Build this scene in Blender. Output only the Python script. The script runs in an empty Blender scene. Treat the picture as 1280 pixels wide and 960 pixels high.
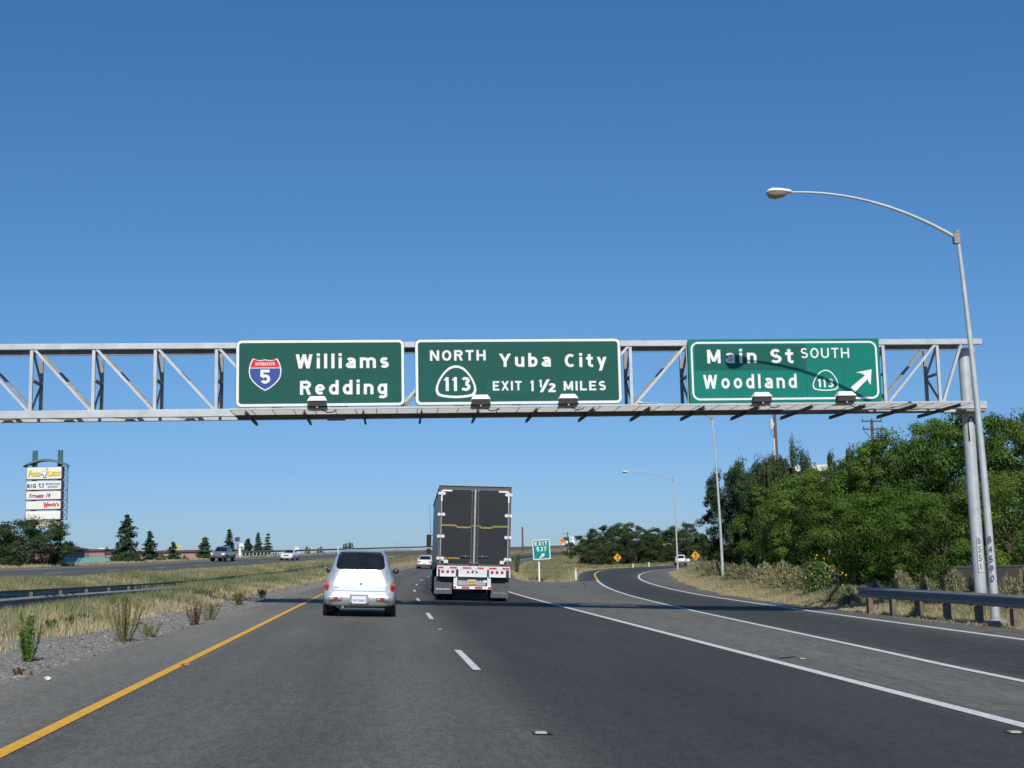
import bpy, bmesh, math, random
import numpy as np
from mathutils import Vector, Matrix

R = math.radians
scene = bpy.context.scene
COL = scene.collection

# ------------------------------------------------------------------ camera, world, sun, exposure
FOC = 1620.0; PSI = R(5.29); TH = math.atan(220.85/FOC); PHI = -0.021; EYE = 1.28
cam_rot = Matrix.Rotation(-PSI, 3, 'Z') @ Matrix.Rotation(math.pi/2+TH, 3, 'X') @ Matrix.Rotation(PHI, 3, 'Z')
cd = bpy.data.cameras.new('camera'); cam = bpy.data.objects.new('camera', cd); COL.objects.link(cam)
cam.matrix_world = Matrix.Translation((0, 0, EYE)) @ cam_rot.to_4x4()
cd.sensor_width = 36; cd.lens = 36*FOC/1280; cd.clip_start = 0.1; cd.clip_end = 20000
scene.camera = cam

SUN_EL = R(38.2); SUN_AZ = R(0.5)          # the sun stands almost straight behind the camera
world = bpy.data.worlds.new('World'); scene.world = world; world.use_nodes = True
nt = world.node_tree
sky = nt.nodes.new('ShaderNodeTexSky'); sky.sky_type = 'NISHITA'; sky.sun_disc = False
sky.sun_elevation = SUN_EL; sky.sun_rotation = math.pi - SUN_AZ
sky.altitude = 0; sky.air_density = 1.0; sky.dust_density = 0.0; sky.ozone_density = 3.0
bg = nt.nodes['Background']; bg.inputs['Strength'].default_value = 0.125
wtc = nt.nodes.new('ShaderNodeTexCoord'); wsp = nt.nodes.new('ShaderNodeSeparateXYZ'); nt.links.new(wtc.outputs['Generated'], wsp.inputs[0])
wr = nt.nodes.new('ShaderNodeValToRGB'); wr.color_ramp.interpolation = 'B_SPLINE'       # clear summer air: the band above the horizon stays blue
e_ = wr.color_ramp.elements; e_[0].position = .0; e_[0].color = (.24,.36,.62,1); e_[1].position = .45; e_[1].color = (.30,.60,.81,1)
for p_, c_ in ((.03,(.29,.41,.68)), (.10,(.315,.47,.69)), (.18,(.335,.525,.70))):
    k_ = e_.new(p_); k_.color = (*c_, 1)
nt.links.new(wsp.outputs[2], wr.inputs[0])
wm = nt.nodes.new('ShaderNodeMix'); wm.data_type = 'RGBA'; wm.blend_type = 'MULTIPLY'; wm.inputs[0].default_value = 1
nt.links.new(sky.outputs[0], wm.inputs[6]); nt.links.new(wr.outputs[0], wm.inputs[7]); nt.links.new(wm.outputs[2], bg.inputs[0])
sd = bpy.data.lights.new('sun', 'SUN'); sun = bpy.data.objects.new('sun', sd); COL.objects.link(sun)
sd.energy = 4.3; sd.angle = R(0.53); sd.color = (1.0, 0.95, 0.87)
sun.rotation_euler = (math.pi/2-SUN_EL, 0, SUN_AZ)
scene.view_settings.view_transform = 'Standard'; scene.view_settings.look = 'None'
scene.view_settings.gamma = 1; scene.view_settings.use_curve_mapping = False
scene.view_settings.exposure = 0.0
scene.cycles.max_bounces = 6

# ------------------------------------------------------------------ photo rays and terrain
def ray(px, py):
    v = cam_rot @ Vector(((px-640)/FOC, -(py-480)/FOC, -1.0))
    return v / v.y
def at(px, py, Y):
    v = ray(px, py); return Vector((v.x*Y, v.y*Y, EYE+v.z*Y))
B = 0.042
BANK = math.atan(B)
def sm(a, b, x):
    u = min(1.0, max(0.0, (x-a)/(b-a))); return u*u*(3-2*u)
RAD = 900.0
def st(x, y):
    if y <= 50: return y, x
    return 50+RAD*math.atan2(y-50, RAD-x), RAD-math.hypot(x-RAD, y-50)
def xy(s, t):
    if s <= 50: return t, s
    a = (s-50)/RAD
    return RAD-(RAD-t)*math.cos(a), 50+(RAD-t)*math.sin(a)
def heading(s):                      # yaw (about Z) of the carriageway
    return 0.0 if s <= 50 else -(s-50)/RAD
def grade(s):
    u = min(max(s-50, 0), 100); return .014*u*u/200+.014*max(0, min(s, 480)-150)
def zst(s, t):
    y = xy(s, t)[1]
    gm = grade(s)
    zm = gm-B*max(min(t, 12.5), -33)
    if -17.2 < t < -5.6:
        dip = sm(-17.2, -11.5, t)*sm(-5.6, -10.6, t)
        zm -= (0.62+0.25*sm(30, 80, s)*(1-sm(110, 170, s)))*dip
    zr = -.525+.0065*min(max(y-60, 0), 140)
    k = sm(7, 20, t)
    z = zm*(1-k)+zr*k
    if t < -33:
        zl = 0.0+0.35*gm
        k = sm(-33.5, -46, t)
        z = z*(1-k)+zl*k
    return z
def zt(x, y): return zst(*st(x, y))

# ------------------------------------------------------------------ mesh and object helpers
class MB:
    def __init__(s): s.v = []; s.f = []
    def add(s, vs, fs):
        o = len(s.v); s.v += [tuple(v) for v in vs]; s.f += [tuple(i+o for i in f) for f in fs]; return s
    def box(s, c, d, rot=None):
        x, y, z = d[0]/2, d[1]/2, d[2]/2
        vs = [Vector(p) for p in ((-x,-y,-z),(x,-y,-z),(x,y,-z),(-x,y,-z),(-x,-y,z),(x,-y,z),(x,y,z),(-x,y,z))]
        if rot is not None: vs = [rot @ v for v in vs]
        c = Vector(c)
        return s.add([v+c for v in vs], [(0,3,2,1),(4,5,6,7),(0,1,5,4),(1,2,6,5),(2,3,7,6),(3,0,4,7)])
    def bar(s, a, b, w, d=None, up=(0,0,1)):
        """rectangular member from a to b"""
        a = Vector(a); b = Vector(b); d = d or w; z = (b-a).normalized(); up = Vector(up)
        if abs(z.dot(up)) > .97: up = Vector((0, 1, 0))
        x = z.cross(up).normalized(); y = z.cross(x).normalized()
        vs = []
        for p in (a, b):
            for i, j in ((-1,-1),(1,-1),(1,1),(-1,1)): vs.append(p+x*(w/2*i)+y*(d/2*j))
        return s.add(vs, [(3,2,1,0),(4,5,6,7),(0,1,5,4),(1,2,6,5),(2,3,7,6),(3,0,4,7)])
    def tube(s, pts, rads, n=10, cap=True):
        pts = [Vector(p) for p in pts]
        if not hasattr(rads, '__len__'): rads = [rads]*len(pts)
        base = len(s.v); up = Vector((0, 1, 0.001))
        for i, p in enumerate(pts):
            d = (pts[min(i+1, len(pts)-1)]-pts[max(i-1, 0)]).normalized()
            u = up if abs(d.dot(up.normalized())) < .95 else Vector((1, 0, 0))
            x = d.cross(u).normalized(); y = d.cross(x).normalized()
            for k in range(n):
                a = 2*math.pi*k/n; s.v.append(tuple(p+(x*math.cos(a)+y*math.sin(a))*rads[i]))
        for i in range(len(pts)-1):
            for k in range(n):
                a = base+i*n+k; b = base+i*n+(k+1) % n; s.f.append((a, b, b+n, a+n))
        if cap:
            s.f.append(tuple(base+k for k in range(n))[::-1])
            s.f.append(tuple(base+(len(pts)-1)*n+k for k in range(n)))
        return s
    def prism(s, poly, y0, y1):
        """outline in (x, z), extruded along y"""
        n = len(poly)
        vs = [(p[0], y0, p[1]) for p in poly]+[(p[0], y1, p[1]) for p in poly]
        fs = [tuple(range(n)), tuple(range(n, 2*n))[::-1]]
        fs += [(i, i+n, (i+1) % n+n, (i+1) % n) for i in range(n)]
        return s.add(vs, fs)
    def ring(s, outer, inner, y0, y1):
        n = len(outer)
        vs = []
        for p in (outer, inner):
            for y in (y0, y1): vs += [(q[0], y, q[1]) for q in p]
        fs = []
        for i in range(n):
            j = (i+1) % n
            fs += [(i, j, j+2*n, i+2*n), (i+n, i+3*n, j+3*n, j+n), (i, i+n, j+n, j), (i+2*n, j+2*n, j+3*n, i+3*n)]
        return s.add(vs, fs)
    def sphere(s, c, r, nu=12, nv=8):
        c = Vector(c); r = Vector(r) if hasattr(r, '__len__') else Vector((r, r, r))
        vs = []; fs = []
        for i in range(nv+1):
            a = math.pi*i/nv
            for k in range(nu):
                b = 2*math.pi*k/nu
                vs.append((c.x+r.x*math.sin(a)*math.cos(b), c.y+r.y*math.sin(a)*math.sin(b), c.z+r.z*math.cos(a)))
        for i in range(nv):
            for k in range(nu):
                fs.append((i*nu+k, (i+1)*nu+k, (i+1)*nu+(k+1) % nu, i*nu+(k+1) % nu))
        return s.add(vs, fs)
    def loft(s, rings, cap=True):
        n = len(rings[0]); base = len(s.v)
        for r in rings: s.v += [tuple(p) for p in r]
        for i in range(len(rings)-1):
            for k in range(n):
                a = base+i*n+k; b = base+i*n+(k+1) % n; s.f.append((a, b, b+n, a+n))
        if cap:
            s.f.append(tuple(base+k for k in range(n))[::-1]); s.f.append(tuple(base+(len(rings)-1)*n+k for k in range(n)))
        return s

def link(o, parent=None):
    COL.objects.link(o)
    if parent is not None: o.parent = parent
    return o
def obj(name, mb, mat, parent=None, smooth=None, bevel=None, loc=None):
    me = bpy.data.meshes.new(name)
    me.from_pydata(mb.v, [], mb.f); me.update()
    if smooth:
        me.polygons.foreach_set('use_smooth', [True]*len(me.polygons))
        me.set_sharp_from_angle(angle=R(smooth))
    me.materials.append(mat)
    o = bpy.data.objects.new(name, me); link(o, parent)
    if loc is not None: o.location = loc
    if bevel:
        m = o.modifiers.new('bevel', 'BEVEL'); m.width = bevel; m.segments = 2; m.limit_method = 'ANGLE'
    return o
def tag(o, label=None, cat=None, group=None, kind=None):
    if label: o['label'] = label
    if cat: o['category'] = cat
    if group: o['group'] = group
    if kind: o['kind'] = kind
    return o
def thing(name, label, cat, loc=(0,0,0), rot=(0,0,0), group=None):
    o = bpy.data.objects.new(name, None); o.empty_display_size = .2; COL.objects.link(o)
    o.location = loc; o.rotation_euler = rot
    return tag(o, label, cat, group)
def copy_tree(o, parent=None):
    c = o.copy(); COL.objects.link(c)
    if parent is not None: c.parent = parent
    for ch in list(o.children): copy_tree(ch, c)
    return c
def fast_mesh(name, verts, faces, mat, parent=None, color=None):
    """numpy mesh; faces (N,k)"""
    me = bpy.data.meshes.new(name)
    nf, k = faces.shape
    me.vertices.add(len(verts)); me.vertices.foreach_set('co', verts.astype(np.float32).ravel())
    me.loops.add(nf*k); me.loops.foreach_set('vertex_index', faces.astype(np.int32).ravel())
    me.polygons.add(nf); me.polygons.foreach_set('loop_start', np.arange(0, nf*k, k, dtype=np.int32))
    if color is not None:
        a = me.attributes.new('tint', 'FLOAT_COLOR', 'POINT')
        c4 = np.ones((len(verts), 4), np.float32); c4[:, :3] = color; a.data.foreach_set('color', c4.ravel())
    me.update(calc_edges=True)
    me.materials.append(mat)
    o = bpy.data.objects.new(name, me); link(o, parent); return o

# ------------------------------------------------------------------ materials
MATS = {}
def mat(name, col, rough=.6, metal=0.0, var=0.0, scale=3.0, col2=None, coat=0.0, bump=0.0, bscale=40, spec=None, trans=0):
    if name in MATS: return MATS[name]
    m = bpy.data.materials.new(name); m.use_nodes = True; t = m.node_tree
    b = t.nodes['Principled BSDF']
    b.inputs['Base Color'].default_value = (*col, 1); b.inputs['Roughness'].default_value = rough
    b.inputs['Metallic'].default_value = metal
    if coat: b.inputs['Coat Weight'].default_value = coat; b.inputs['Coat Roughness'].default_value = .05
    if spec is not None: b.inputs['Specular IOR Level'].default_value = spec
    tc = t.nodes.new('ShaderNodeTexCoord')
    if var or col2:
        n = t.nodes.new('ShaderNodeTexNoise'); n.inputs['Scale'].default_value = scale; n.inputs['Detail'].default_value = 7; n.inputs['Roughness'].default_value = .65
        t.links.new(tc.outputs['Object'], n.inputs['Vector'])
        r = t.nodes.new('ShaderNodeValToRGB')
        c2 = col2 or tuple(min(1, c*(1-var)) for c in col)
        r.color_ramp.elements[0].position = .34; r.color_ramp.elements[1].position = .66
        r.color_ramp.elements[0].color = (*c2, 1); r.color_ramp.elements[1].color = (*col, 1)
        t.links.new(n.outputs['Fac'], r.inputs[0]); t.links.new(r.outputs[0], b.inputs['Base Color'])
    if bump:
        n2 = t.nodes.new('ShaderNodeTexNoise'); n2.inputs['Scale'].default_value = bscale; n2.inputs['Detail'].default_value = 4
        t.links.new(tc.outputs['Object'], n2.inputs['Vector'])
        bp = t.nodes.new('ShaderNodeBump'); bp.inputs['Strength'].default_value = bump; bp.inputs['Distance'].default_value = .02
        t.links.new(n2.outputs['Fac'], bp.inputs['Height']); t.links.new(bp.outputs[0], b.inputs['Normal'])
    MATS[name] = m; return m

GALV = mat('galvanised_steel', (.53,.565,.575), .55, .2, col2=(.40,.43,.44), scale=2.2)
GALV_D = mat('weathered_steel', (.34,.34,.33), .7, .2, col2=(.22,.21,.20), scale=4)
RAILM = mat('guardrail_steel', (.24,.26,.28), .5, .35, col2=(.18,.19,.205), scale=2)
RAILP = mat('guardrail_pale', (.36,.36,.35), .6, .1, col2=(.25,.245,.235), scale=2)
BRACK = mat('dark_bracket_steel', (.10,.095,.09), .8, 0, var=.3)
S_GREEN = mat('sign_green_aged', (.006,.092,.071), .55, 0, col2=(.009,.076,.061), scale=1.1, spec=.2)
S_GREEN2 = mat('sign_green_bright', (.002,.185,.142), .5, 0, col2=(.004,.16,.124), scale=1.3, spec=.2)
S_PATCH = mat('sign_green_overlay', (.005,.10,.078), .55, spec=.2)
S_PATCH2 = mat('sign_green_overlay_light', (.007,.098,.075), .55, spec=.2)
S_WHITE = mat('sign_white', (.80,.80,.78), .5, 0, col2=(.68,.68,.64), scale=14)
S_BLUE = mat('shield_blue', (.012,.05,.27), .5)
S_RED = mat('shield_red', (.55,.02,.025), .5)
S_TEAL = mat('exit_sign_teal', (.002,.22,.20), .5, spec=.2)
S_YEL = mat('warning_yellow', (.75,.33,.012), .5)
BLACK = mat('matt_black', (.012,.012,.013), .7)
RUBBER = mat('tyre_rubber', (.012,.012,.012), .85)
WHITEP = mat('white_paint', (.78,.78,.76), .5)
YELP = mat('yellow_paint', (.70,.33,.02), .55)
HOODW = mat('luminaire_shell', (.80,.83,.80), .4)
HOODD = mat('luminaire_housing', (.05,.05,.048), .7)
LENS = mat('lamp_glass', (.30,.27,.18), .15)
WOOD = mat('weathered_wood', (.20,.15,.12), .85, 0, col2=(.12,.085,.07), scale=9)
POLEW = mat('utility_pole_wood', (.13,.10,.085), .9, 0, col2=(.085,.065,.055), scale=6)
GLASS = mat('dark_glass', (.016,.019,.019), .05, 0, col2=(.007,.008,.008), scale=2.5, spec=.6)
SILVER = mat('silver_paint', (.66,.69,.71), .30, .5, coat=.5)
CARWHITE = mat('white_car_paint', (.75,.75,.74), .3, 0, coat=.6)
CARGREY = mat('grey_car_paint', (.26,.29,.33), .3, .5, coat=.6)
CARDARK = mat('bumper_grey', (.10,.105,.12), .5)
REDL = mat('red_lens', (.55,.012,.015), .35, spec=.3)
AMBL = mat('amber_lens', (.75,.17,.02), .35, spec=.3)
CHROME = mat('chrome', (.7,.7,.7), .15, 1)
RIM = mat('alloy_rim', (.5,.5,.52), .35, .7)
CLEAR = mat('clear_lens', (.72,.74,.76), .1, coat=.5)

def leaf_mat(name, c0, c1, c2, transl=.3):
    m = bpy.data.materials.new(name); m.use_nodes = True; t = m.node_tree; t.nodes.remove(t.nodes['Principled BSDF'])
    g = t.nodes.new('ShaderNodeNewGeometry'); oi = t.nodes.new('ShaderNodeObjectInfo')
    tc = t.nodes.new('ShaderNodeTexCoord'); n = t.nodes.new('ShaderNodeTexNoise'); n.inputs['Scale'].default_value = .9; n.inputs['Detail'].default_value = 3
    t.links.new(tc.outputs['Object'], n.inputs['Vector'])
    mx = t.nodes.new('ShaderNodeMath'); mx.operation = 'MULTIPLY_ADD'; mx.inputs[1].default_value = .45
    t.links.new(g.outputs['Random Per Island'], mx.inputs[0])
    m2 = t.nodes.new('ShaderNodeMath'); m2.operation = 'MULTIPLY_ADD'; m2.inputs[1].default_value = .9; m2.inputs[2].default_value = -.25
    t.links.new(n.outputs['Fac'], m2.inputs[0]); 
    m3 = t.nodes.new('ShaderNodeMath'); m3.operation = 'MULTIPLY_ADD'; m3.inputs[1].default_value = .25
    t.links.new(oi.outputs['Random'], m3.inputs[0]); t.links.new(m2.outputs[0], m3.inputs[2]); t.links.new(m3.outputs[0], mx.inputs[2])
    r = t.nodes.new('ShaderNodeValToRGB'); e = r.color_ramp.elements
    e[0].color = (*c0, 1); e[1].color = (*c2, 1); e[0].position = .15; e[1].position = .9
    k = e.new(.5); k.color = (*c1, 1)
    t.links.new(mx.outputs[0], r.inputs[0])
    d = t.nodes.new('ShaderNodeBsdfDiffuse'); tr = t.nodes.new('ShaderNodeBsdfTranslucent'); gl = t.nodes.new('ShaderNodeBsdfGlossy'); gl.inputs['Roughness'].default_value = .45
    gl.inputs['Color'].default_value = (.6,.65,.6,1)
    t.links.new(r.outputs[0], d.inputs['Color']); t.links.new(r.outputs[0], tr.inputs['Color'])
    a = t.nodes.new('ShaderNodeMixShader'); a.inputs[0].default_value = transl
    t.links.new(d.outputs[0], a.inputs[1]); t.links.new(tr.outputs[0], a.inputs[2])
    a2 = t.nodes.new('ShaderNodeMixShader'); a2.inputs[0].default_value = .008
    t.links.new(a.outputs[0], a2.inputs[1]); t.links.new(gl.outputs[0], a2.inputs[2])
    t.links.new(a2.outputs[0], t.nodes['Material Output'].inputs['Surface'])
    return m
LEAF = leaf_mat('broad_leaves', (.030,.068,.016), (.082,.152,.028), (.165,.240,.050), .25)
LEAF_D = leaf_mat('dark_leaves', (.028,.048,.020), (.058,.088,.034), (.105,.140,.055))
LEAF_O = leaf_mat('olive_leaves', (.020,.040,.020), (.044,.075,.034), (.085,.120,.056), .2)
NEEDLE = leaf_mat('conifer_needles', (.030,.060,.034), (.055,.095,.050), (.09,.135,.072), .2)
SHRUBM = leaf_mat('dry_shrub_twigs', (.20,.20,.11), (.33,.32,.18), (.46,.43,.26), .35)
SUNFL = leaf_mat('sunflower_leaves', (.075,.13,.04), (.135,.21,.07), (.23,.31,.13))
WEEDG = leaf_mat('green_weed', (.05,.11,.02), (.10,.19,.035), (.17,.27,.06))
WEEDO = leaf_mat('olive_weed', (.13,.13,.05), (.20,.20,.08), (.30,.28,.12))
WEEDB = leaf_mat('brown_weed', (.10,.05,.03), (.16,.09,.05), (.25,.16,.09))
PETAL = leaf_mat('yellow_petals', (.55,.36,.01), (.75,.50,.015), (.8,.58,.03))
BARK = mat('bark', (.11,.085,.065), .9, 0, col2=(.06,.045,.035), scale=5, bump=.5)

def tint_mat(name):
    m = bpy.data.materials.new(name); m.use_nodes = True; t = m.node_tree; t.nodes.remove(t.nodes['Principled BSDF'])
    a = t.nodes.new('ShaderNodeAttribute'); a.attribute_name = 'tint'
    d = t.nodes.new('ShaderNodeBsdfDiffuse'); tr = t.nodes.new('ShaderNodeBsdfTranslucent')
    t.links.new(a.outputs['Color'], d.inputs['Color']); t.links.new(a.outputs['Color'], tr.inputs['Color'])
    x = t.nodes.new('ShaderNodeMixShader'); x.inputs[0].default_value = .3
    t.links.new(d.outputs[0], x.inputs[1]); t.links.new(tr.outputs[0], x.inputs[2])
    t.links.new(x.outputs[0], t.nodes['Material Output'].inputs['Surface'])
    return m
GRASSM = tint_mat('grass_blades')

def asphalt(name, stops, tmin, tmax, wobble=.35):
    """worn asphalt: colour bands across the carriageway (uv.x = metres across, uv.y = metres along)"""
    m = bpy.data.materials.new(name); m.use_nodes = True; t = m.node_tree; b = t.nodes['Principled BSDF']
    uv = t.nodes.new('ShaderNodeUVMap'); uv.uv_map = 'road'
    sp = t.nodes.new('ShaderNodeSeparateXYZ'); t.links.new(uv.outputs[0], sp.inputs[0])
    def noise(scale, sx=1, sy=1, detail=5, rough=.6):
        mp = t.nodes.new('ShaderNodeMapping'); mp.inputs['Scale'].default_value = (sx, sy, 1)
        t.links.new(uv.outputs[0], mp.inputs[0])
        n = t.nodes.new('ShaderNodeTexNoise'); n.inputs['Scale'].default_value = scale; n.inputs['Detail'].default_value = detail; n.inputs['Roughness'].default_value = rough
        t.links.new(mp.outputs[0], n.inputs['Vector']); return n.outputs['Fac']
    def mth(op, a, b_=None, c=None):
        n = t.nodes.new('ShaderNodeMath'); n.operation = op
        for i, q in enumerate((a, b_, c)):
            if q is None: continue
            if isinstance(q, (int, float)): n.inputs[i].default_value = q
            else: t.links.new(q, n.inputs[i])
        return n.outputs[0]
    wob = mth('MULTIPLY_ADD', noise(.5, 1, .15), wobble*2, -wobble)
    tt = mth('ADD', sp.outputs[0], wob)
    mr = t.nodes.new('ShaderNodeMapRange'); mr.inputs[1].default_value = tmin; mr.inputs[2].default_value = tmax
    t.links.new(tt, mr.inputs[0])
    r = t.nodes.new('ShaderNodeValToRGB'); e = r.color_ramp.elements
    e[0].position = (stops[0][0]-tmin)/(tmax-tmin); e[0].color = (*stops[0][1], 1)
    e[1].position = (stops[-1][0]-tmin)/(tmax-tmin); e[1].color = (*stops[-1][1], 1)
    for p, c in stops[1:-1]:
        k = e.new((p-tmin)/(tmax-tmin)); k.color = (*c, 1)
    t.links.new(mr.outputs[0], r.inputs[0])
    f1 = mth('MULTIPLY_ADD', noise(.38, 1, .3, 7, .65), .85, .575)       # big blotches, stretched along the lane
    f2 = mth('MULTIPLY_ADD', noise(2.3, 1, .06, 4), .5, .75)        # long streaks
    f3 = mth('MULTIPLY_ADD', noise(12, 1, .3, 5, .9), 1.9, .05)        # aggregate
    f4 = mth('MULTIPLY_ADD', noise(40, 1, .25, 3, .9), 1.8, .1)
    f = mth('MULTIPLY', mth('MULTIPLY', f1, f2), mth('MULTIPLY', f3, f4))
    vm = t.nodes.new('ShaderNodeVectorMath'); vm.operation = 'SCALE'
    t.links.new(r.outputs[0], vm.inputs[0]); t.links.new(f, vm.inputs[3])
    t.links.new(vm.outputs[0], b.inputs['Base Color'])
    b.inputs['Roughness'].default_value = .85; b.inputs['Specular IOR Level'].default_value = .3
    bp = t.nodes.new('ShaderNodeBump'); bp.inputs['Strength'].default_value = .35; bp.inputs['Distance'].default_value = .01
    t.links.new(noise(60, 1, 1, 3), bp.inputs['Height']); t.links.new(bp.outputs[0], b.inputs['Normal'])
    return m
G = lambda v, w=0: (v*(1.07+w*.3), v*1.05, v*(.92-w*.35))
ASPH_MAIN = asphalt('asphalt_main', [(-4.2,G(.175,.12)),(-2.75,G(.155,.1)),(-2.5,G(.112,.05)),(-1.7,G(.120,.05)),(-.8,G(.094,.03)),(.15,G(.120,.06)),(1.0,G(.088)),(1.5,G(.052,-.12)),(3.1,G(.047,-.12)),(5.2,G(.050,-.12)),(5.8,G(.12,.08)),(8.2,G(.13,.1))], -6, 10)
ASPH_GORE = asphalt('asphalt_gore', [(0,G(.125,.08)),(.5,G(.138,.1)),(1,G(.125,.08))], 0, 1, .05)
ASPH_RAMP = asphalt('asphalt_ramp', [(0,G(.085,.05)),(.14,G(.055,-.1)),(.5,G(.048,-.1)),(.8,G(.053,-.1)),(1.0,G(.10,.05)),(1.12,G(.125,.08)),(1.6,G(.13,.1))], -.2, 1.8, .06)
ASPH_OPP = asphalt('asphalt_opposing', [(-32,G(.14,.08)),(-29.2,G(.11,.03)),(-26.5,G(.085,0)),(-23.6,G(.10,0)),(-21,G(.085,0)),(-18.6,G(.10,.03)),(-17.2,G(.15,.1))], -33, -16)

# ------------------------------------------------------------------ ground
def verge_mat():
    m = bpy.data.materials.new('dry_verge_soil'); m.use_nodes = True; t = m.node_tree; b = t.nodes['Principled BSDF']
    tc = t.nodes.new('ShaderNodeTexCoord')
    def n(s, d=6):
        q = t.nodes.new('ShaderNodeTexNoise'); q.inputs['Scale'].default_value = s; q.inputs['Detail'].default_value = d; q.inputs['Roughness'].default_value = .7
        t.links.new(tc.outputs['Object'], q.inputs['Vector']); return q.outputs['Fac']
    r = t.nodes.new('ShaderNodeValToRGB'); e = r.color_ramp.elements
    e[0].position = .3; e[0].color = (.15,.135,.06,1); e[1].position = .72; e[1].color = (.42,.32,.17,1)
    k = e.new(.5); k.color = (.29,.225,.115,1)
    t.links.new(n(.22), r.inputs[0])
    r2 = t.nodes.new('ShaderNodeValToRGB'); r2.color_ramp.elements[0].position = .3; r2.color_ramp.elements[1].position = .75
    r2.color_ramp.elements[0].color = (.55,.55,.55,1); r2.color_ramp.elements[1].color = (1.15,1.12,1.08,1)
    t.links.new(n(9), r2.inputs[0])
    mx = t.nodes.new('ShaderNodeMix'); mx.data_type = 'RGBA'; mx.blend_type = 'MULTIPLY'; mx.inputs[0].default_value = 1
    t.links.new(r.outputs[0], mx.inputs[6]); t.links.new(r2.outputs[0], mx.inputs[7]); t.links.new(mx.outputs[2], b.inputs['Base Color'])
    b.inputs['Roughness'].default_value = .95; b.inputs['Specular IOR Level'].default_value = .1
    bp = t.nodes.new('ShaderNodeBump'); bp.inputs['Strength'].default_value = .6; bp.inputs['Distance'].default_value = .06
    t.links.new(n(14, 4), bp.inputs['Height']); t.links.new(bp.outputs[0], b.inputs['Normal'])
    return m
VERGE = verge_mat()
ts = [-520,-300,-200,-140,-100,-80,-65,-56,-50,-46,-42,-39,-36.5,-34.5,-33,-31.6,-28,-24,-20,-17.4]+list(np.arange(-16.6,-5,.8))+[-4.6,-3.8,-1,2,5.5,7,8]+list(np.arange(9,42,1.0))+[44,48,54,62,75,95,130,180,260,380,520]
ss = list(np.arange(-60,0,6.0))+list(np.arange(0,220,1.5))+list(np.arange(220,420,8.0))+list(np.arange(420,760,20.0))
v = np.array([(*xy(s, t), zst(s, t)-.05) for s in ss for t in ts]); n = len(ts)
idx = np.arange(len(ss)*n).reshape(len(ss), n)
f = np.stack([idx[:-1,:-1], idx[:-1,1:], idx[1:,1:], idx[1:,:-1]], -1).reshape(-1, 4)
o = fast_mesh('ground', v, f, VERGE); tag(o, kind='structure')
o.data.polygons.foreach_set('use_smooth', [True]*len(o.data.polygons))
# far plain to the horizon, a little below the built terrain
pm = MB(); pm.add([(-9000,-3000,-3.5),(9000,-3000,-3.5),(9000,14000,-3.5),(-9000,14000,-3.5)], [(0,1,2,3)])
tag(obj('terrain', pm, VERGE), kind='structure')

def ribbon(name, rows, material, uvs, z=0.0, kind='structure', zfun=zt):
    """rows: list of lists of (x, y); draped on the terrain"""
    m = len(rows[0]); vs = [(p[0], p[1], zfun(p[0], p[1])+z) for r in rows for p in r]
    idx = np.arange(len(rows)*m).reshape(len(rows), m)
    f = np.stack([idx[:-1,:-1], idx[:-1,1:], idx[1:,1:], idx[1:,:-1]], -1).reshape(-1, 4)
    o = fast_mesh(name, np.array(vs), f, material); me = o.data
    u = me.uv_layers.new(name='road'); flat = np.array([q for r in uvs for q in r], np.float32)
    u.data.foreach_set('uv', flat[f.ravel()].ravel())
    me.polygons.foreach_set('use_smooth', [True]*len(me.polygons))
    return tag(o, kind=kind)
def st_strip(name, t0, t1, s0, s1, material, z=0.0, ds=2.0, nt_=1, kind='structure', taper=None):
    S = np.linspace(s0, s1, max(2, int((s1-s0)/ds)+1)); rows = []; uvs = []
    for s in S:
        a, b = (t0(s) if callable(t0) else t0), (t1(s) if callable(t1) else t1)
        T = np.linspace(a, b, nt_+1)
        rows.append([xy(s, t) for t in T]); uvs.append([(t, s) for t in T])
    return ribbon(name, rows, material, uvs, z, kind)

# mainline: lanes with their shoulders; the right shoulder opens into the gore before the nose
st_strip('road', -3.9, 5.55, -40, 700, ASPH_MAIN, 0, 2, 8)
st_strip('road_shoulder', 5.55, 8.0, 96, 700, ASPH_MAIN, 0, 2, 3)
st_strip('opposing_road', -31.6, -17.3, -40, 700, ASPH_OPP, 0, 2, 10)
# exit ramp
LP = [(6.9,-30),(7.15,2),(7.59,15.5),(8.10,23.4),(9.75,47.1),(12.2,74),(15.27,98.9),(19.82,128.8),(24.6,149),(33.5,166),(48,181),(72,191),(110,196)]
RP = [(11.2,-30),(12.0,3),(12.42,16),(12.74,25),(13.70,47.4),(15.55,73.9),(19.0,100.5),(24.6,126),(32.2,146.5),(41.5,159),(54,169),(75,178),(110,183)]
OFF = [1.9,1.8,1.7,1.5,.85,1.6,2.7,2.3,1.6,1.5,1.5,1.5,1.5]
def catmull(P, n):
    P = [P[0]]+list(P)+[P[-1]]; out = []
    for i in range(1, len(P)-2):
        p0, p1, p2, p3 = (np.array(q, float) for q in P[i-1:i+3])
        for k in range(n):
            u = k/n; out.append(.5*((2*p1)+(-p0+p2)*u+(2*p0-5*p1+4*p2-p3)*u*u+(-p0+3*p1-3*p2+p3)*u**3))
    out.append(np.array(P[-2], float)); return np.array(out)
L_ = catmull(LP, 14); R_ = catmull(RP, 14); O_ = catmull([(q, 0) for q in OFF], 14)[:, 0]
def unit(a):
    d = np.gradient(a, axis=0); d /= np.linalg.norm(d, axis=1)[:, None]; return np.stack([d[:, 1], -d[:, 0]], 1)   # right-hand normal
NR = unit(R_); NL = unit(L_)
rows = []; uvs = []; run = 0
E_ = R_+NR*O_[:, None]
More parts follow.
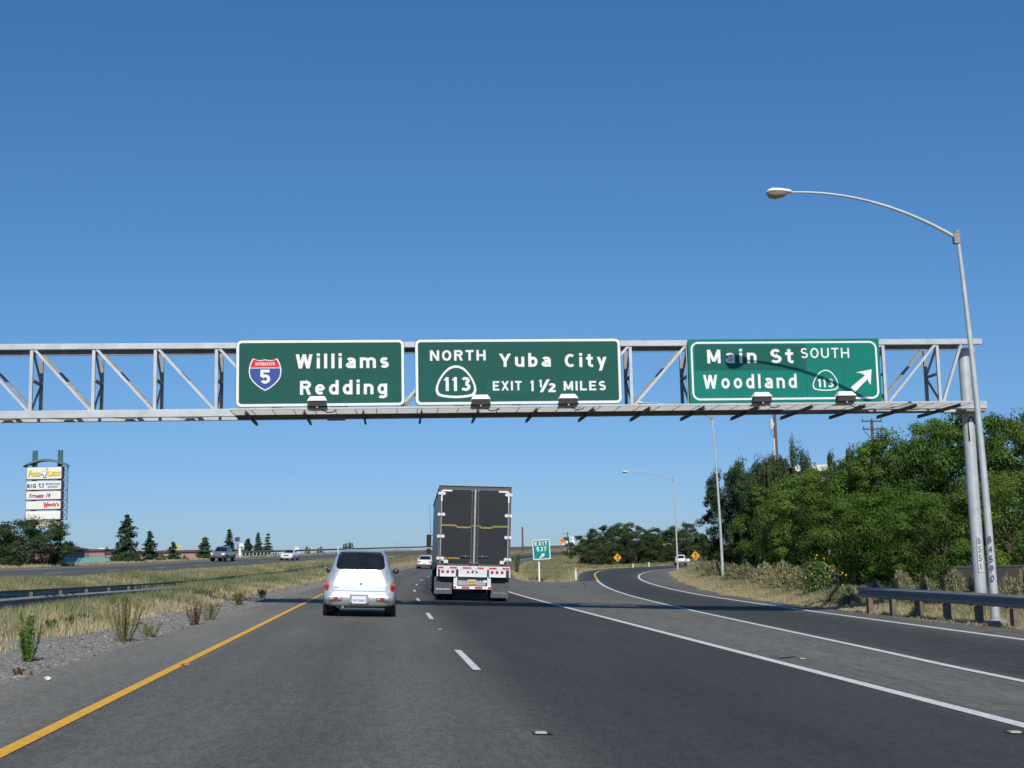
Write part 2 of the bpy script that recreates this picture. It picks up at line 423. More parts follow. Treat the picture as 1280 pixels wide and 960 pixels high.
for i in range(len(L_)):
    if i: run += float(np.linalg.norm((L_[i]+R_[i]-L_[i-1]-R_[i-1])/2))
    w = float(np.linalg.norm(R_[i]-L_[i]))
    pts = []; uu = []
    left0 = L_[i]-NL[i]*1.3*(1 if L_[i][1] > 97 else 0)
    for k in np.linspace(0, 1, 7): pts.append(left0*(1-k)+R_[i]*k); uu.append((k, run/5))
    for k in np.linspace(0, 1, 4)[1:]: pts.append(R_[i]*(1-k)+E_[i]*k); uu.append((1+k*O_[i]/w, run/5))
    rows.append([tuple(p) for p in pts]); uvs.append(uu)
ribbon('exit_ramp', rows, ASPH_RAMP, uvs, .004)
# paved gore between the mainline edge and the ramp
rows = []; uvs = []
for y in np.arange(-28, 97.1, 1.25):
    xr = float(np.interp(y, L_[:, 1], L_[:, 0])); s_ = y if y < 50 else 50+(y-50)
    xl = xy(s_, 5.55)[0]
    rows.append([(xl+(xr-xl)*k, y) for k in np.linspace(0, 1, 5)]); uvs.append([(k, y/4) for k in np.linspace(0, 1, 5)])
ribbon('gore_pavement', rows, ASPH_GORE, uvs, .002)
# gravel strip by the left shoulder
GRAVELM = mat('gravel', (.30,.275,.235), .95, 0, col2=(.17,.155,.13), scale=11, bump=.8, bscale=22)
rng = np.random.default_rng(7)
jit = lambda s: -5.35+.35*math.sin(s*.55)+.25*math.sin(s*1.7+1)
st_strip('gravel_strip', jit, -3.86, -10, 260, GRAVELM, -.012, 1.0, 3)
# painted markings
MW = mat('marking_white', (.80,.80,.77), .7, 0, col2=(.50,.50,.48), scale=14, bump=.2)
MY = mat('marking_yellow', (.88,.47,.025), .7, 0, col2=(.64,.33,.035), scale=14, bump=.2)
MYF = mat('marking_faded_yellow', (.42,.36,.24), .7)
yt = lambda s: float(np.interp(s, [-30,8.8,53,90,130,200], [-2.40,-2.55,-2.86,-3.0,-3.3,-3.4]))
dt = lambda s: float(np.interp(s, [-30,10,16,20,32,50,90,110,200], [1.2,1.11,1.0,.93,.85,.82,.9,1.02,1.0]))
st_strip('lane_marking', lambda s: yt(s)-.06, lambda s: yt(s)+.055, -30, 650, MY, .006, 2)
st_strip('lane_marking', 5.32, 5.50, -30, 650, MW, .006, 2)
st_strip('lane_marking', -18.45, -18.28, 0, 650, MYF, .006, 2)
st_strip('lane_marking', -29.2, -29.03, 0, 650, MW, .006, 2)
for k in range(-1, 24):
    s0 = 16.2+14.63*k
    st_strip('lane_marking', lambda s: dt(s)-.05, lambda s: dt(s)+.05, s0, s0+3.66, MW, .006, 1.2)
    st_strip('lane_marking', -23.72, -23.58, s0-2, s0+1.66, MW, .006, 1.2)
def line_along(P, N, i0, i1, off, w, material):
    rows = [[tuple(P[i]+N[i]*off), tuple(P[i]+N[i]*(off+w))] for i in range(i0, i1)]
    ribbon('lane_marking', rows, material, [[(0, i), (1, i)] for i in range(i0, i1)], .010)
iy = next(i for i in range(len(L_)) if L_[i][1] > 97.5)
line_along(L_, NL, 0, iy+1, 0, .17, MW)
line_along(L_, NL, iy, len(L_), .02, .17, MY)
line_along(R_, NR, 0, len(R_), -.17, .17, MW)

# ------------------------------------------------------------------ lettering
FC = bpy.data.curves.new('lettering', 'FONT')
FO = bpy.data.objects.new('lettering', FC); COL.objects.link(FO)
def text_mesh(s, x0, x1, z0, z1, y, bold=.03, space=1.12, depth=.006, shear=0):
    """letters filling the box x0..x1, z0..z1 (glyph extents) on the plane y, facing -y"""
    FC.body = s; FC.offset = bold; FC.space_character = space; FC.extrude = .02; FC.resolution_u = 5; FC.shear = shear
    dg = bpy.context.evaluated_depsgraph_get(); dg.update()
    me = bpy.data.meshes.new_from_object(FO.evaluated_get(dg))
    n = len(me.vertices); co = np.empty(n*3, np.float32); me.vertices.foreach_get('co', co); co = co.reshape(-1, 3)
    mn = co.min(0); mx = co.max(0)
    out = np.empty_like(co)
    out[:, 0] = x0+(co[:, 0]-mn[0])/(mx[0]-mn[0])*(x1-x0)
    out[:, 2] = z0+(co[:, 1]-mn[1])/(mx[1]-mn[1])*(z1-z0)
    out[:, 1] = y-np.where(co[:, 2] > 0, depth, 0)
    me.vertices.foreach_set('co', out.ravel()); me.materials.clear(); me.update()
    return me
def text(name, s, x0, x1, z0, z1, y, material, parent, **kw):
    me = text_mesh(s, x0, x1, z0, z1, y, **kw); me.materials.append(material); me.name = name
    o = bpy.data.objects.new(name, me); return link(o, parent)

# highway lettering drawn as strokes (centre lines with a pen width), cap height 1
def _arc(cx, cz, rx, rz, a0, a1, n=14):
    return [(cx+rx*math.cos(R(a0+(a1-a0)*k/n)), cz+rz*math.sin(R(a0+(a1-a0)*k/n))) for k in range(n+1)]
def glyphs(w):
    h = w/2; X = .76; q = w*1.06
    S = lambda *p: ('s', list(p)); P = lambda a, b, c, d: ('p', a, b, c, d, q)
    A = _arc; E = X/2-h
    def bowl(cx=.31): return ('s', A(cx, X/2, .31-h, E, 0, 360, 28))
    return {
     'W': (1.06, [P(q/2,1,.29,0), P(.29,0,.53,1), P(.53,1,.77,0), P(.77,0,1.06-q/2,1)]),
     'M': (.86, [S((h,0),(h,1)), S((.86-h,0),(.86-h,1)), P(q/2,1,.43,.12), P(.43,.12,.86-q/2,1)]),
     'N': (.74, [S((h,0),(h,1)), S((.74-h,0),(.74-h,1)), P(q/2,1,.74-q/2,0)]),
     'H': (.74, [S((h,0),(h,1)), S((.74-h,0),(.74-h,1)), S((h,.5),(.74-h,.5))]),
     'I': (w, [S((h,0),(h,1))]), 'L': (.62, [S((h,1),(h,h),(.62,h))]),
     'E': (.64, [S((.64,1-h),(h,1-h),(h,h),(.64,h)), S((h,.51),(.56,.51))]),
     'T': (.66, [S((0,1-h),(.66,1-h)), S((.33,0),(.33,1-h))]),
     'X': (.74, [P(q/2,1,.74-q/2,0), P(.74-q/2,1,q/2,0)]),
     'Y': (.80, [P(q/2,1,.40,.42), P(.80-q/2,1,.40,.42), S((.40,0),(.40,.5))]),
     'O': (.76, [('s', A(.38,.5,.38-h,.5-h,0,360,32))]),
     'U': (.72, [('s', [(h,1)]+A(.36,.36,.36-h,.36-h,180,360)+[(.72-h,1)])]),
     'C': (.72, [('s', A(.38,.5,.38-h,.5-h,50,310,24))]),
     'S': (.66, [('s', A(.33,.75-h/2,.30-h,.25-h/2,30,270)+A(.33,.25+h/2,.33-h,.25-h/2,90,-150))]),
     'R': (.70, [S((h,0),(h,1)), ('s', [(h,1-h),(.40,1-h)]+A(.40,.72,.30-h,.28-h,90,-90)+[(h,.44+h)]), P(.42,.5,.70-q/2,0)]),
     'i': (w, [S((h,0),(h,X)), S((h,.86),(h,.86+w))]), 'l': (w, [S((h,0),(h,1.04))]),
     'a': (.62, [('s', A(.31,X-.25,.31-h,.25-h,150,0)+[(.62-h,0)]), ('s', [(.62-h,.42),(.28,.42)]+A(.28,.21,.28-h,.21-h,90,270)+[(.40,h),(.62-h,.14)])]),
     'm': (1.02, [S((h,0),(h,X)), ('s', A(.51/2+h/2,X-.26,.51/2-h/2,.26-h,180,0)+[(.51,0)]), ('s', A(.51*1.5-h/2,X-.26,.51/2-h/2,.26-h,180,0)+[(1.02-h,0)])]),
     'n': (.62, [S((h,0),(h,X)), ('s', A(.31,X-.28,.31-h,.28-h,180,0)+[(.62-h,0)])]),
     'u': (.62, [S((.62-h,0),(.62-h,X)), ('s', [(h,X)]+A(.31,.28,.31-h,.28-h,180,360))]),
     's': (.56, [('s', A(.28,X*.75-h/2,.27-h,X/4-h/2,30,270)+A(.28,X/4+h/2,.28-h,X/4-h/2,90,-150))]),
     'e': (.62, [('s', [(h,X/2)]+[(.62-h,X/2)]), ('s', A(.31,X/2,.31-h,E,0,312,24))]),
     'd': (.62, [bowl(), S((.62-h,0),(.62-h,1.04))]), 'b': (.62, [bowl(), S((h,0),(h,1.04))]),
     'o': (.64, [('s', A(.32,X/2,.32-h,E,0,360,28))]),
     'g': (.62, [bowl(), ('s', [(.62-h,X)]+A(.31,-.08,.31-h,.22-h,0,-150))]),
     'y': (.66, [P(q/2,X,.34,.02), P(.66-q/2,X,.22,-.28)]),
     't': (.46, [('s', [(.22,.98)]+A(.36,.24,.14,.24-h,180,270)+[(.46,h)]), S((0,X-h),(.46,X-h))]),
     '1': (.30, [S((.30-h,0),(.30-h,1)), P(.06,.76,.30-h,.95)]),
     '2': (.64, [('s', A(.32,.70,.31-h,.30-h,160,-35)+[(.10,.13)]), S((0,h),(.64,h))]),
     '3': (.64, [('s', A(.31,.74,.29-h,.26-h,150,-90)), ('s', A(.31,.29,.33-h,.29-h,90,-150))]),
     '5': (.64, [S((.60,1-h),(.10,1-h),(.08,.50)), ('s', A(.31,.33,.33-h,.33-h,150,-150,24))]),
     '7': (.62, [S((0,1-h),(.62,1-h)), P(.62-q/2,1-w*.5,.24,0)]),
     '/': (.5, [P(.06,0,.44,1)]),
    }
def stroke_text(name, s, x0, x1, z0, z1, y, material, parent, w=.2, gap=.2):
    gl = glyphs(w); vs = []; fs = []; ox = 0
    for ch in s:
        if ch == ' ': ox += .52; continue
        W, st_ = gl[ch]
        for i, k in enumerate(st_):
            yy = -.0007*i; b = len(vs)
            if k[0] == 'p':
                _, a, c, d, e, q = k
                vs += [(ox+a-q/2, yy, c), (ox+a+q/2, yy, c), (ox+d+q/2, yy, e), (ox+d-q/2, yy, e)]; fs.append((b, b+1, b+2, b+3))
            else:
                pts = [Vector(p) for p in k[1]]; closed = (pts[0]-pts[-1]).length < 1e-4; m = len(pts)
                for j, p in enumerate(pts):
                    d0 = (p-pts[j-1]) if j else ((pts[-1]-pts[-2]) if closed else pts[1]-p)
                    d1 = (pts[j+1]-p) if j < m-1 else ((pts[1]-pts[0]) if closed else p-pts[j-1])
                    d0 = d0.normalized(); d1 = d1.normalized(); n0 = Vector((-d0.y, d0.x)); n1 = Vector((-d1.y, d1.x))
                    nn = (n0+n1).normalized(); nn = nn*(w/2/max(.5, nn.dot(n0)))
                    for q in (p+nn, p-nn): vs.append((ox+q.x, yy, q.y))
                for j in range(m-1): fs.append((b+2*j, b+2*j+1, b+2*j+3, b+2*j+2))
        ox += W+gap
    v = np.array(vs); mn = v.min(0); mx = v.max(0)
    v[:, 0] = x0+(v[:, 0]-mn[0])/(mx[0]-mn[0])*(x1-x0); v[:, 2] = z0+(v[:, 2]-mn[2])/(mx[2]-mn[2])*(z1-z0); v[:, 1] += y-.004
    m = MB(); m.add([tuple(p) for p in v], fs); return obj(name, m, material, parent)
def rrect(x0, x1, z0, z1, r, n=5):
    out = []
    for cx, cz, a0 in ((x1-r, z0+r, -90), (x1-r, z1-r, 0), (x0+r, z1-r, 90), (x0+r, z0+r, 180)):
        for k in range(n+1):
            a = R(a0+90*k/n); out.append((cx+r*math.cos(a), cz+r*math.sin(a)))
    return out

# ------------------------------------------------------------------ sign gantry
YG = 36.0; DG = .95
gan = thing('sign_gantry', 'long galvanised steel truss gantry spanning the freeway above the cars', 'sign gantry', (16.75, YG+DG/2, zt(16.75, 36.5)))
GO = Vector(gan.location)
zT1, zT0 = 7.42, 7.26          # top chord
zB1, zB0 = 5.58, 5.37          # bottom chord
def gp(mb, name, m=GALV, **k):
    mb.v = [tuple(Vector(v)-GO) for v in mb.v]; return obj(name, mb, m, gan, **k)
XL = -20.0
for y in (YG, YG+DG):
    if y == YG: gp(MB().box(((XL+17.13)/2, y, (zT0+zT1)/2), (17.13-XL, .14, zT1-zT0)), 'top_chord', bevel=.01)
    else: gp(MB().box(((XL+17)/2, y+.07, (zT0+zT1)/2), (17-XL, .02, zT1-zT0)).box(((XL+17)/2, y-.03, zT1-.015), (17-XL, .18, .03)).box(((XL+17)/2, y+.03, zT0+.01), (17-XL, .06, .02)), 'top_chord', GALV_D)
    gp(MB().box(((XL+17.15)/2, y, (zB0+zB1)/2), (17.15-XL, .14, zB1-zB0)), 'bottom_chord', bevel=.01)
posts = [-9.82+1.63*k for k in range(-6, 17)]
posts = [-9.82+(14.15+9.82)/14.0*k*1.0 for k in range(-6, 16)]
px_ = lambda k: -9.82+k*1.655
allp = [px_(k) for k in range(-6, 15)]
allp[-1] = 14.15; allp += [15.78]
for x in allp:
    gp(MB().box((x, YG, (zB1+zT0)/2), (.085, .08, zT0-zB1)), 'truss_post')
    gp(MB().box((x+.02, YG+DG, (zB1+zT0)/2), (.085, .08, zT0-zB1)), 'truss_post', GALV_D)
    zm = (zB1+zT0)/2
    fr = MB().bar((x+.02, YG+.04, zm), (x+.02, YG+DG-.04, zm), .09, .06)
    fr.bar((x+.02, YG+.05, zT0-.03), (x+.02, YG+DG-.05, zm+.06), .05)
    fr.bar((x+.02, YG+.05, zB1+.03), (x+.02, YG+DG-.05, zm-.06), .05)
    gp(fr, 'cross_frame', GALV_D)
for i in range(len(allp)-1):
    a, b = allp[i], allp[i+1]
    up_left = a < -2.2                      # the diagonals change direction at midspan
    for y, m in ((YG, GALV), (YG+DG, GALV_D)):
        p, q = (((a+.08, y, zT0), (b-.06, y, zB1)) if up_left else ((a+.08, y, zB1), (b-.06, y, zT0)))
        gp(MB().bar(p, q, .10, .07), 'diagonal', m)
    z = zB0+.08
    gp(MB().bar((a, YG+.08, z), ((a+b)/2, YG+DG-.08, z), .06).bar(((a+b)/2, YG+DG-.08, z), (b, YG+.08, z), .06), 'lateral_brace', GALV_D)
gp(MB().bar((15.86, YG, zB1), (16.5, YG, zT0), .10, .07), 'diagonal')
gp(MB().box((16.83, YG+DG/2, zB0-.04), (.62, DG+.1, .07)), 'cap_plate', GALV_D)
cz = zt(16.75, 36.5)
gp(MB().tube([(16.82, YG+DG/2, cz-.3), (16.80, YG+DG/2, 3), (16.80, YG+DG/2, zT0-.02)], [.172,.17,.168], 24), 'column', smooth=40)
gp(MB().tube([(17.03, YG+DG/2-.12, zB1), (17.03, YG+DG/2-.12, zT0)], .028, 8).tube([(17.12, YG+DG/2, zB1), (17.12, YG+DG/2, zT0)], .028, 8), 'conduit')
gp(MB().box((16.82, YG+DG/2, cz+.05), (.6, .6, .1)).tube([(16.82, YG+DG/2, cz-.4), (16.82, YG+DG/2, cz+.0)], .45, 20), 'base_plate', GALV_D)
gp(MB().tube([(16.82+.1*math.cos(a), YG+DG/2-.178+.03*abs(math.cos(a)), zB0-.42+.22*math.sin(a)) for a in np.linspace(0, math.pi, 9)]+[(16.72, YG+DG/2-.178, zB0-.9)], .018, 6), 'cable', BLACK)
# number plate down the column
lbl = gp(MB().box((16.79, YG+DG/2-.178, 1.20), (.14, .012, 1.05)), 'number_plate', mat('faded_sticker', (.50,.54,.53), .6))
lblo = GO
for k, ch in enumerate('B551'):
    zc = 1.57-.245*k
    hw_ = .015 if ch == '1' else .045
    text('number', ch, 16.79-hw_-GO.x, 16.79+hw_-GO.x, zc-.09-GO.z, zc+.09-GO.z, YG+DG/2-.186-GO.y, mat('faded_black', (.12,.12,.125), .7), lbl, bold=.01)
# walkway grating and its brackets
XW0, XW1 = -4.30, 16.35
wk = MB()
for y in np.linspace(YG-1.42, YG-.28, 16): wk.box(((XW0+XW1)/2, y, 5.395), (XW1-XW0, .026, .04))
for x in np.arange(XW0, XW1, .55): wk.box((x, YG-.85, 5.382), (.02, 1.14, .025))
gp(wk, 'walkway_grating', mat('bright_grating', (.64,.655,.65), .6))
gp(MB().box(((XW0+XW1)/2, YG-1.47, 5.40), (XW1-XW0, .03, .05)), 'walkway_edge', GALV)
gp(MB().tube([(XW0, YG-.30, 5.53), (XW1, YG-.30, 5.53)], .03, 8), 'sign_rail', GALV)
for px in (307,380,454,527,598,671,742,812,880,948,1015,1081,1145,1200):
    x = at(px, 508, YG-1.5).x
    gp(MB().box((x, YG-.05, 5.275), (.06, 3.0, .025)).box((x, YG-.05, 5.32), (.022, 3.0, .07)), 'bracket', BRACK)
gp(MB().box((-1.6, YG+.55, 5.345), (.5,.18,.1)).tube([(XW0, YG+.3, 5.33), (16, YG+.3, 5.33)], .03, 6), 'conduit', GALV_D)
gp(MB().box(((XW0+11)/2, YG+.07, 5.352), (11-XW0, .9, .03)), 'underside_shade', BRACK)  # dark sheet standing in for the shade under the truss
# drooping cables under the walkway
for px in (398, 603, 711, 958, 1060):
    p = at(px, 512, YG-1.5); pts = [(p.x+.05+.45*u, YG-1.42+.2*u, 5.40-.10*math.sin(math.pi*u)) for u in np.linspace(0, 1, 8)]
    gp(MB().tube(pts, .014, 5), 'cable', BLACK)

# ------------------------------------------------------------------ guide signs on the gantry
YS = YG-.20
def guide_sign(label, box, green, inset, rad):
    x0, x1, y0, y1 = box
    p = at((x0+x1)/2, y1, YS)
    t = thing('guide_sign', label, 'road sign', p, group='guide signs on the gantry')
    X0 = at(x0, (y0+y1)/2, YS).x-p.x; X1 = at(x1, (y0+y1)/2, YS).x-p.x
    H = at((x0+x1)/2, y0, YS).z-p.z
    r_out = rad if inset == 0 else .02
    obj('panel', MB().prism(rrect(X0, X1, 0, H, r_out), 0, .05), green, t)
    i0, i1 = inset+.012, inset+(.085 if inset == 0 else .068)
    obj('border', MB().ring(rrect(X0+i0, X1-i0, i0, H-i0, rad), rrect(X0+i1, X1-i1, i1, H-i1, max(.03, rad-.06)), -.008, 0), S_WHITE, t)
    for k in range(3):
        pass
    return t, p
def ptext(name, s, x0, x1, ya, yb, t, o, m=S_WHITE, parent=None, y=-.003, **kw):
    a = at(x0, (ya+yb)/2, YS)-o; b = at(x1, (ya+yb)/2, YS)-o
    zt_ = at((x0+x1)/2, ya, YS).z-o.z; zb = at((x0+x1)/2, yb, YS).z-o.z
    if 'w' in kw: return stroke_text(name, s, a.x, b.x, zb, zt_, y, m, parent or t, **kw)
    return text(name, s, a.x, b.x, zb, zt_, y, m, parent or t, **kw)
def ppt(px, py, o):
    q = at(px, py, YS)-o; return (q.x, q.z)

s1, o1 = guide_sign('dark green sign with red and blue interstate shield reading Williams Redding', (294.8, 505.7, 424.6, 508.2), S_GREEN, 0, .14)
ptext('lettering', 'Williams', 369.7, 486, 441.6, 460.3, s1, o1, w=.2, gap=.26)
ptext('lettering', 'Redding', 375, 484, 474, 498.3, s1, o1, w=.2, gap=.26)
def shield_outline(px0, px1, py0, py1, o):
    half = [(0, .03), (.12, .055), (.25, .05), (.36, 0), (.40, .035), (.455, .15), (.495, .30), (.50, .44), (.47, .58), (.40, .70), (.28, .82), (.14, .93), (0, 1)]
    pts = half+[(-a, b) for a, b in half[-2:0:-1]]
    cx = (px0+px1)/2; return [ppt(cx+a*(px1-px0), py0+b*(py1-py0), o) for a, b in pts]
so = shield_outline(311.0, 351.8, 448.0, 488.6, o1); cx = sum(p[0] for p in so)/len(so); czz = sum(p[1] for p in so)/len(so)
shr = lambda pts, k: [((p[0]-cx)*k+cx, (p[1]-czz)*k+czz) for p in pts]
sh = obj('route_shield', MB().prism(so, -.010, 0), S_WHITE, s1)
si = shr(so, .93)
zsplit = at(331, 460.0, YS).z-o1.z
def clip(poly, zc, above):
    out = []
    for i in range(len(poly)):
        a, b = poly[i], poly[(i+1) % len(poly)]
        ia = (a[1] > zc) == above; ib = (b[1] > zc) == above
        if ia: out.append(a)
        if ia != ib:
            u = (zc-a[1])/(b[1]-a[1]); out.append((a[0]+u*(b[0]-a[0]), zc))
    return out
obj('shield_band', MB().prism(clip(si, zsplit+.012, True), -.014, -.010), S_RED, sh)
obj('shield_field', MB().prism(clip(si, zsplit-.012, False), -.014, -.010), S_BLUE, sh)
ptext('shield_word', 'INTERSTATE', 319.5, 343.5, 453.3, 457, s1, o1, parent=sh, y=-.014, bold=.03)
ptext('shield_numeral', '5', 325.3, 337.8, 462.2, 479.6, s1, o1, parent=sh, y=-.014, w=.2, gap=.24)

s2, o2 = guide_sign('dark green sign reading NORTH 113 Yuba City exit one and a half miles', (518.8, 776.6, 423.4, 505.6), S_GREEN, 0, .14)
ptext('lettering', 'NORTH', 537.4, 607, 436.5, 450.8, s2, o2, w=.19, gap=.22)
ptext('lettering', 'Yuba', 623.7, 688.4, 441.3, 458.6, s2, o2, w=.2, gap=.26)
ptext('lettering', 'City', 705.9, 758.2, 441.3, 463.4, s2, o2, w=.2, gap=.26)
a = [ppt(*q, o2) for q in ((608.5, 492.3), (661, 492.3), (661, 473.8), (608.5, 473.8))]
obj('overlay_panel', MB().prism(a, -.002, 0), S_PATCH2, s2)
ptext('lettering', 'EXIT', 616, 652, 476.4, 488, s2, o2, y=-.004, w=.19, gap=.22)
ptext('lettering', '1', 662.5, 667, 475.5, 489, s2, o2, w=.2, gap=.22)
ptext('lettering', '1', 673.2, 677.2, 474.6, 484.2, s2, o2, w=.2, gap=.22)
ptext('lettering', '/', 674.5, 687.5, 474.2, 490.2, s2, o2, w=.16, gap=.22)
ptext('lettering', '2', 685.2, 694.6, 479, 490.2, s2, o2, w=.24, gap=.22)
ptext('lettering', 'MILES', 704.5, 757.3, 476.3, 488, s2, o2, w=.19, gap=.22)
def state_shield(px0, px1, py0, py1, o, t, fill, band, digits, num):
    """rounded spade outline"""
    half = [(0, 0), (.07, .008), (.17, .055), (.27, .16), (.36, .30), (.43, .45), (.485, .62), (.5, .76), (.475, .87), (.42, .935), (.30, .97), (.15, .99), (0, 1)]
    pts = half+[(-a, b) for a, b in half[-2:0:-1]]
    c = (px0+px1)/2; W = px1-px0; H = py1-py0
    out = [ppt(c+a*W, py0+b*H, o) for a, b in pts]
    inn = [ppt(c+a*(W-2*band), py0+band+b*(H-2*band), o) for a, b in pts]
    sh = obj('route_shield', MB().ring(out, inn, -.010, 0), S_WHITE, t)
    ptext('shield_numeral', num, *digits, t, o, parent=sh, y=-.004, w=.2, gap=.24)
state_shield(544.4, 595.6, 456.8, 497.8, o2, s2, S_GREEN, 3.0, (554.3, 588, 471.4, 488.8), '113')

s3, o3 = guide_sign('bright green sign with arrow reading Main St South and Woodland', (861, 1100.6, 423.6, 502.8), S_GREEN2, .062, .22)
a = [ppt(*q, o3) for q in ((868.5, 463), (1007, 463), (1007, 430.5), (868.5, 430.5))]
obj('overlay_panel', MB().prism(a, -.002, 0), S_PATCH, s3)
ptext('lettering', 'Main', 883.8, 945.5, 436.2, 454, s3, o3, y=-.004, w=.19, gap=.3)
ptext('lettering', 'St', 963, 991.4, 436.2, 454, s3, o3, y=-.004, w=.19, gap=.22)
ptext('lettering', 'SOUTH', 1001, 1061.2, 434.9, 447.6, s3, o3, w=.145, gap=.22)
ptext('lettering', 'Woodland', 879, 995.8, 467.6, 485.5, s3, o3, w=.185, gap=.3)
state_shield(1015.6, 1048.2, 462.2, 488.6, o3, s3, S_GREEN2, 1.5, (1022, 1041.8, 473.5, 484.2), '113')
arrow = [(1063.5, 484.0), (1081.3, 469.3), (1076.5, 466.5), (1069.5, 465.6), (1089.4, 461.6), (1088.3, 481.2), (1085.2, 476.5), (1084.6, 473.6), (1068.6, 490)]
obj('arrow', MB().prism([ppt(*q, o3) for q in arrow][::-1], -.006, 0), S_WHITE, s3)
sm_ = MB()
for px in (911, 960, 1008, 1054):
    q = ppt(px, 463, o3); h = at(px, 424, YS).z-o3.z; sm_.box((q[0], -.0015, h/2), (.014, .003, h-.01))
obj('panel_seam', sm_, mat('seam_dark_green', (.003,.085,.06), .6), s3)  # dark joints between the sign boards
for (t, o, bx) in ((s1, o1, (294.8, 505.7)), (s2, o2, (518.8, 776.6)), (s3, o3, (861, 1100.6))):
    bk = MB()
    for k in (.12, .5, .88):
        x = at(bx[0]+(bx[1]-bx[0])*k, 470, YS).x-o.x
        bk.box((x, .09, .95), (.06, .08, 1.75))
    obj('mounting_post', bk, GALV_D, t)

# floodlights on the outer edge of the walkway
def sign_light(px, py, label):
    p = at(px, py, YG-1.62); t = thing('sign_light', label, 'sign light', (p.x, p.y, 5.405), group='floodlights in front of the gantry signs')
    h = [[(-.19, .02, .36), (.19, .02, .36), (.19, .17, .36), (-.19, .17, .36)], [(-.265, -.12, .20), (.265, -.12, .20), (.265, .24, .20), (-.265, .24, .20)]]
    obj('hood', MB().loft(h), HOODW, t, bevel=.012)
    b = [[(-.225, -.09, .195), (.225, -.09, .195), (.225, .22, .195), (-.225, .22, .195)], [(-.27, -.06, .03), (.27, -.06, .03), (.27, .2, .03), (-.27, .2, .03)]]
    obj('housing', MB().loft(b), HOODD, t, bevel=.01)
    obj('arm', MB().box((0, .1, 0), (.05, .3, .05)).tube([(-.12, .05, .03), (-.16, .08, -.10)], .015, 6), GALV_D, t)
    for c in t.children: c.scale = (1, 1, .85)
    return t
sign_light(396.5, 503, 'sign light with white hood under the word Redding')
sign_light(601, 503, 'sign light with white hood below the large white 113 spade shield')
sign_light(710.5, 503, 'sign light with white hood below the word MILES')
sign_light(953, 500, 'sign light with white hood below the word Woodland')
sign_light(1058, 499, 'sign light with white hood at the foot of the white arrow')

# ------------------------------------------------------------------ street lamps
def street_lamp(name, label, base, H, group, lean=-.30, run=4.75, rise=1.0, dy=-.4):
    t = thing(name, label, 'street lamp', base, group=group)
    bow = lambda z: lean*(max(0, z)/H)**2
    zs = np.linspace(-.2, H, 12)
    obj('pole', MB().tube([(bow(z), 0, z) for z in zs], [.105-.058*(max(0, z)/H) for z in zs], 16), GALV, t, smooth=50)
    obj('base_plate', MB().box((0, 0, .03), (.4, .4, .06)).tube([(0, 0, .06), (0, 0, .14)], [.16, .11], 12), GALV_D, t)
    ax, az = bow(H), H-.17
    pts = []
    for u in np.linspace(0, 1, 16):
        pts.append((ax-run*u, dy*u, az+rise*(1-(1-u)**2.1)))
    obj('arm', MB().tube(pts, [.048-.022*u for u in np.linspace(0, 1, 16)], 10), GALV, t, smooth=50)
    obj('pole_cap', MB().tube([(ax, 0, H-.02), (ax, 0, H+.05)], [.062, .05], 12).box((ax-.03, 0, H-.17), (.16, .13, .28)), GALV_D, t, bevel=.01)
    hx, hy, hz = pts[-1]
    rings = []
    for u, w, top, bot in ((0, .06, .045, -.05), (.08, .11, .075, -.085), (.45, .19, .10, -.12), (.75, .205, .105, -.13), (.9, .17, .075, -.12), (1.0, .07, .0, -.09)):
        x = hx+.06-.66*u; ring = []
        for k in range(14):
            a = 2*math.pi*k/14; c, s = math.cos(a), math.sin(a)
            ring.append((x, hy+w*c, hz+(s*top if s > 0 else -s*max(bot, -.035)*1.0)))
        rings.append(ring)
    hd = obj('lamp_head', MB().loft(rings), HOODW, t, smooth=50)
    lr = []
    for u, w, d in ((.18, .07, .03), (.32, .16, .10), (.62, .19, .155), (.86, .16, .13), (.97, .07, .03)):
        x = hx+.06-.66*u
        lr.append([(x, hy+w*math.cos(R(q)), hz-.03-d*abs(math.sin(R(q)))) for q in np.linspace(180, 360, 9)])
    obj('lens', MB().loft(lr), LENS, hd, smooth=60)
    return t
lb = Vector((14.53, 30.8, -.46))
lmp = street_lamp('street_lamp', 'tall galvanised street lamp rising in front of the gantry column', lb, 9.28-lb.z, 'cobra head street lamps', run=4.17, rise=1.30, dy=.40)
pl = [o for o in lmp.children if o.name.startswith('pole') and 'cap' not in o.name][0]
for k, ch in enumerate('B4590'):
    zc = 2.02-.235*k
    text('number', ch, -.095, -.015, zc-.075, zc+.075, -.108, MATS['faded_black'], pl, bold=0, depth=.012)
b = Vector((21.47, 84.5, zt(21.47, 84.5)))
street_lamp('street_lamp', 'street lamp pole standing in dry shrubs, its head behind the Main St sign', b, 11.0, 'cobra head street lamps')
p = at(847, 704, 138); b = Vector((p.x, p.y, zt(p.x, p.y)))
street_lamp('street_lamp', 'distant street lamp at the bend of the ramp beside the white vehicle', b, at(840, 598, 138).z-b.z, 'cobra head street lamps', lean=-.15, run=5.0, rise=.95)

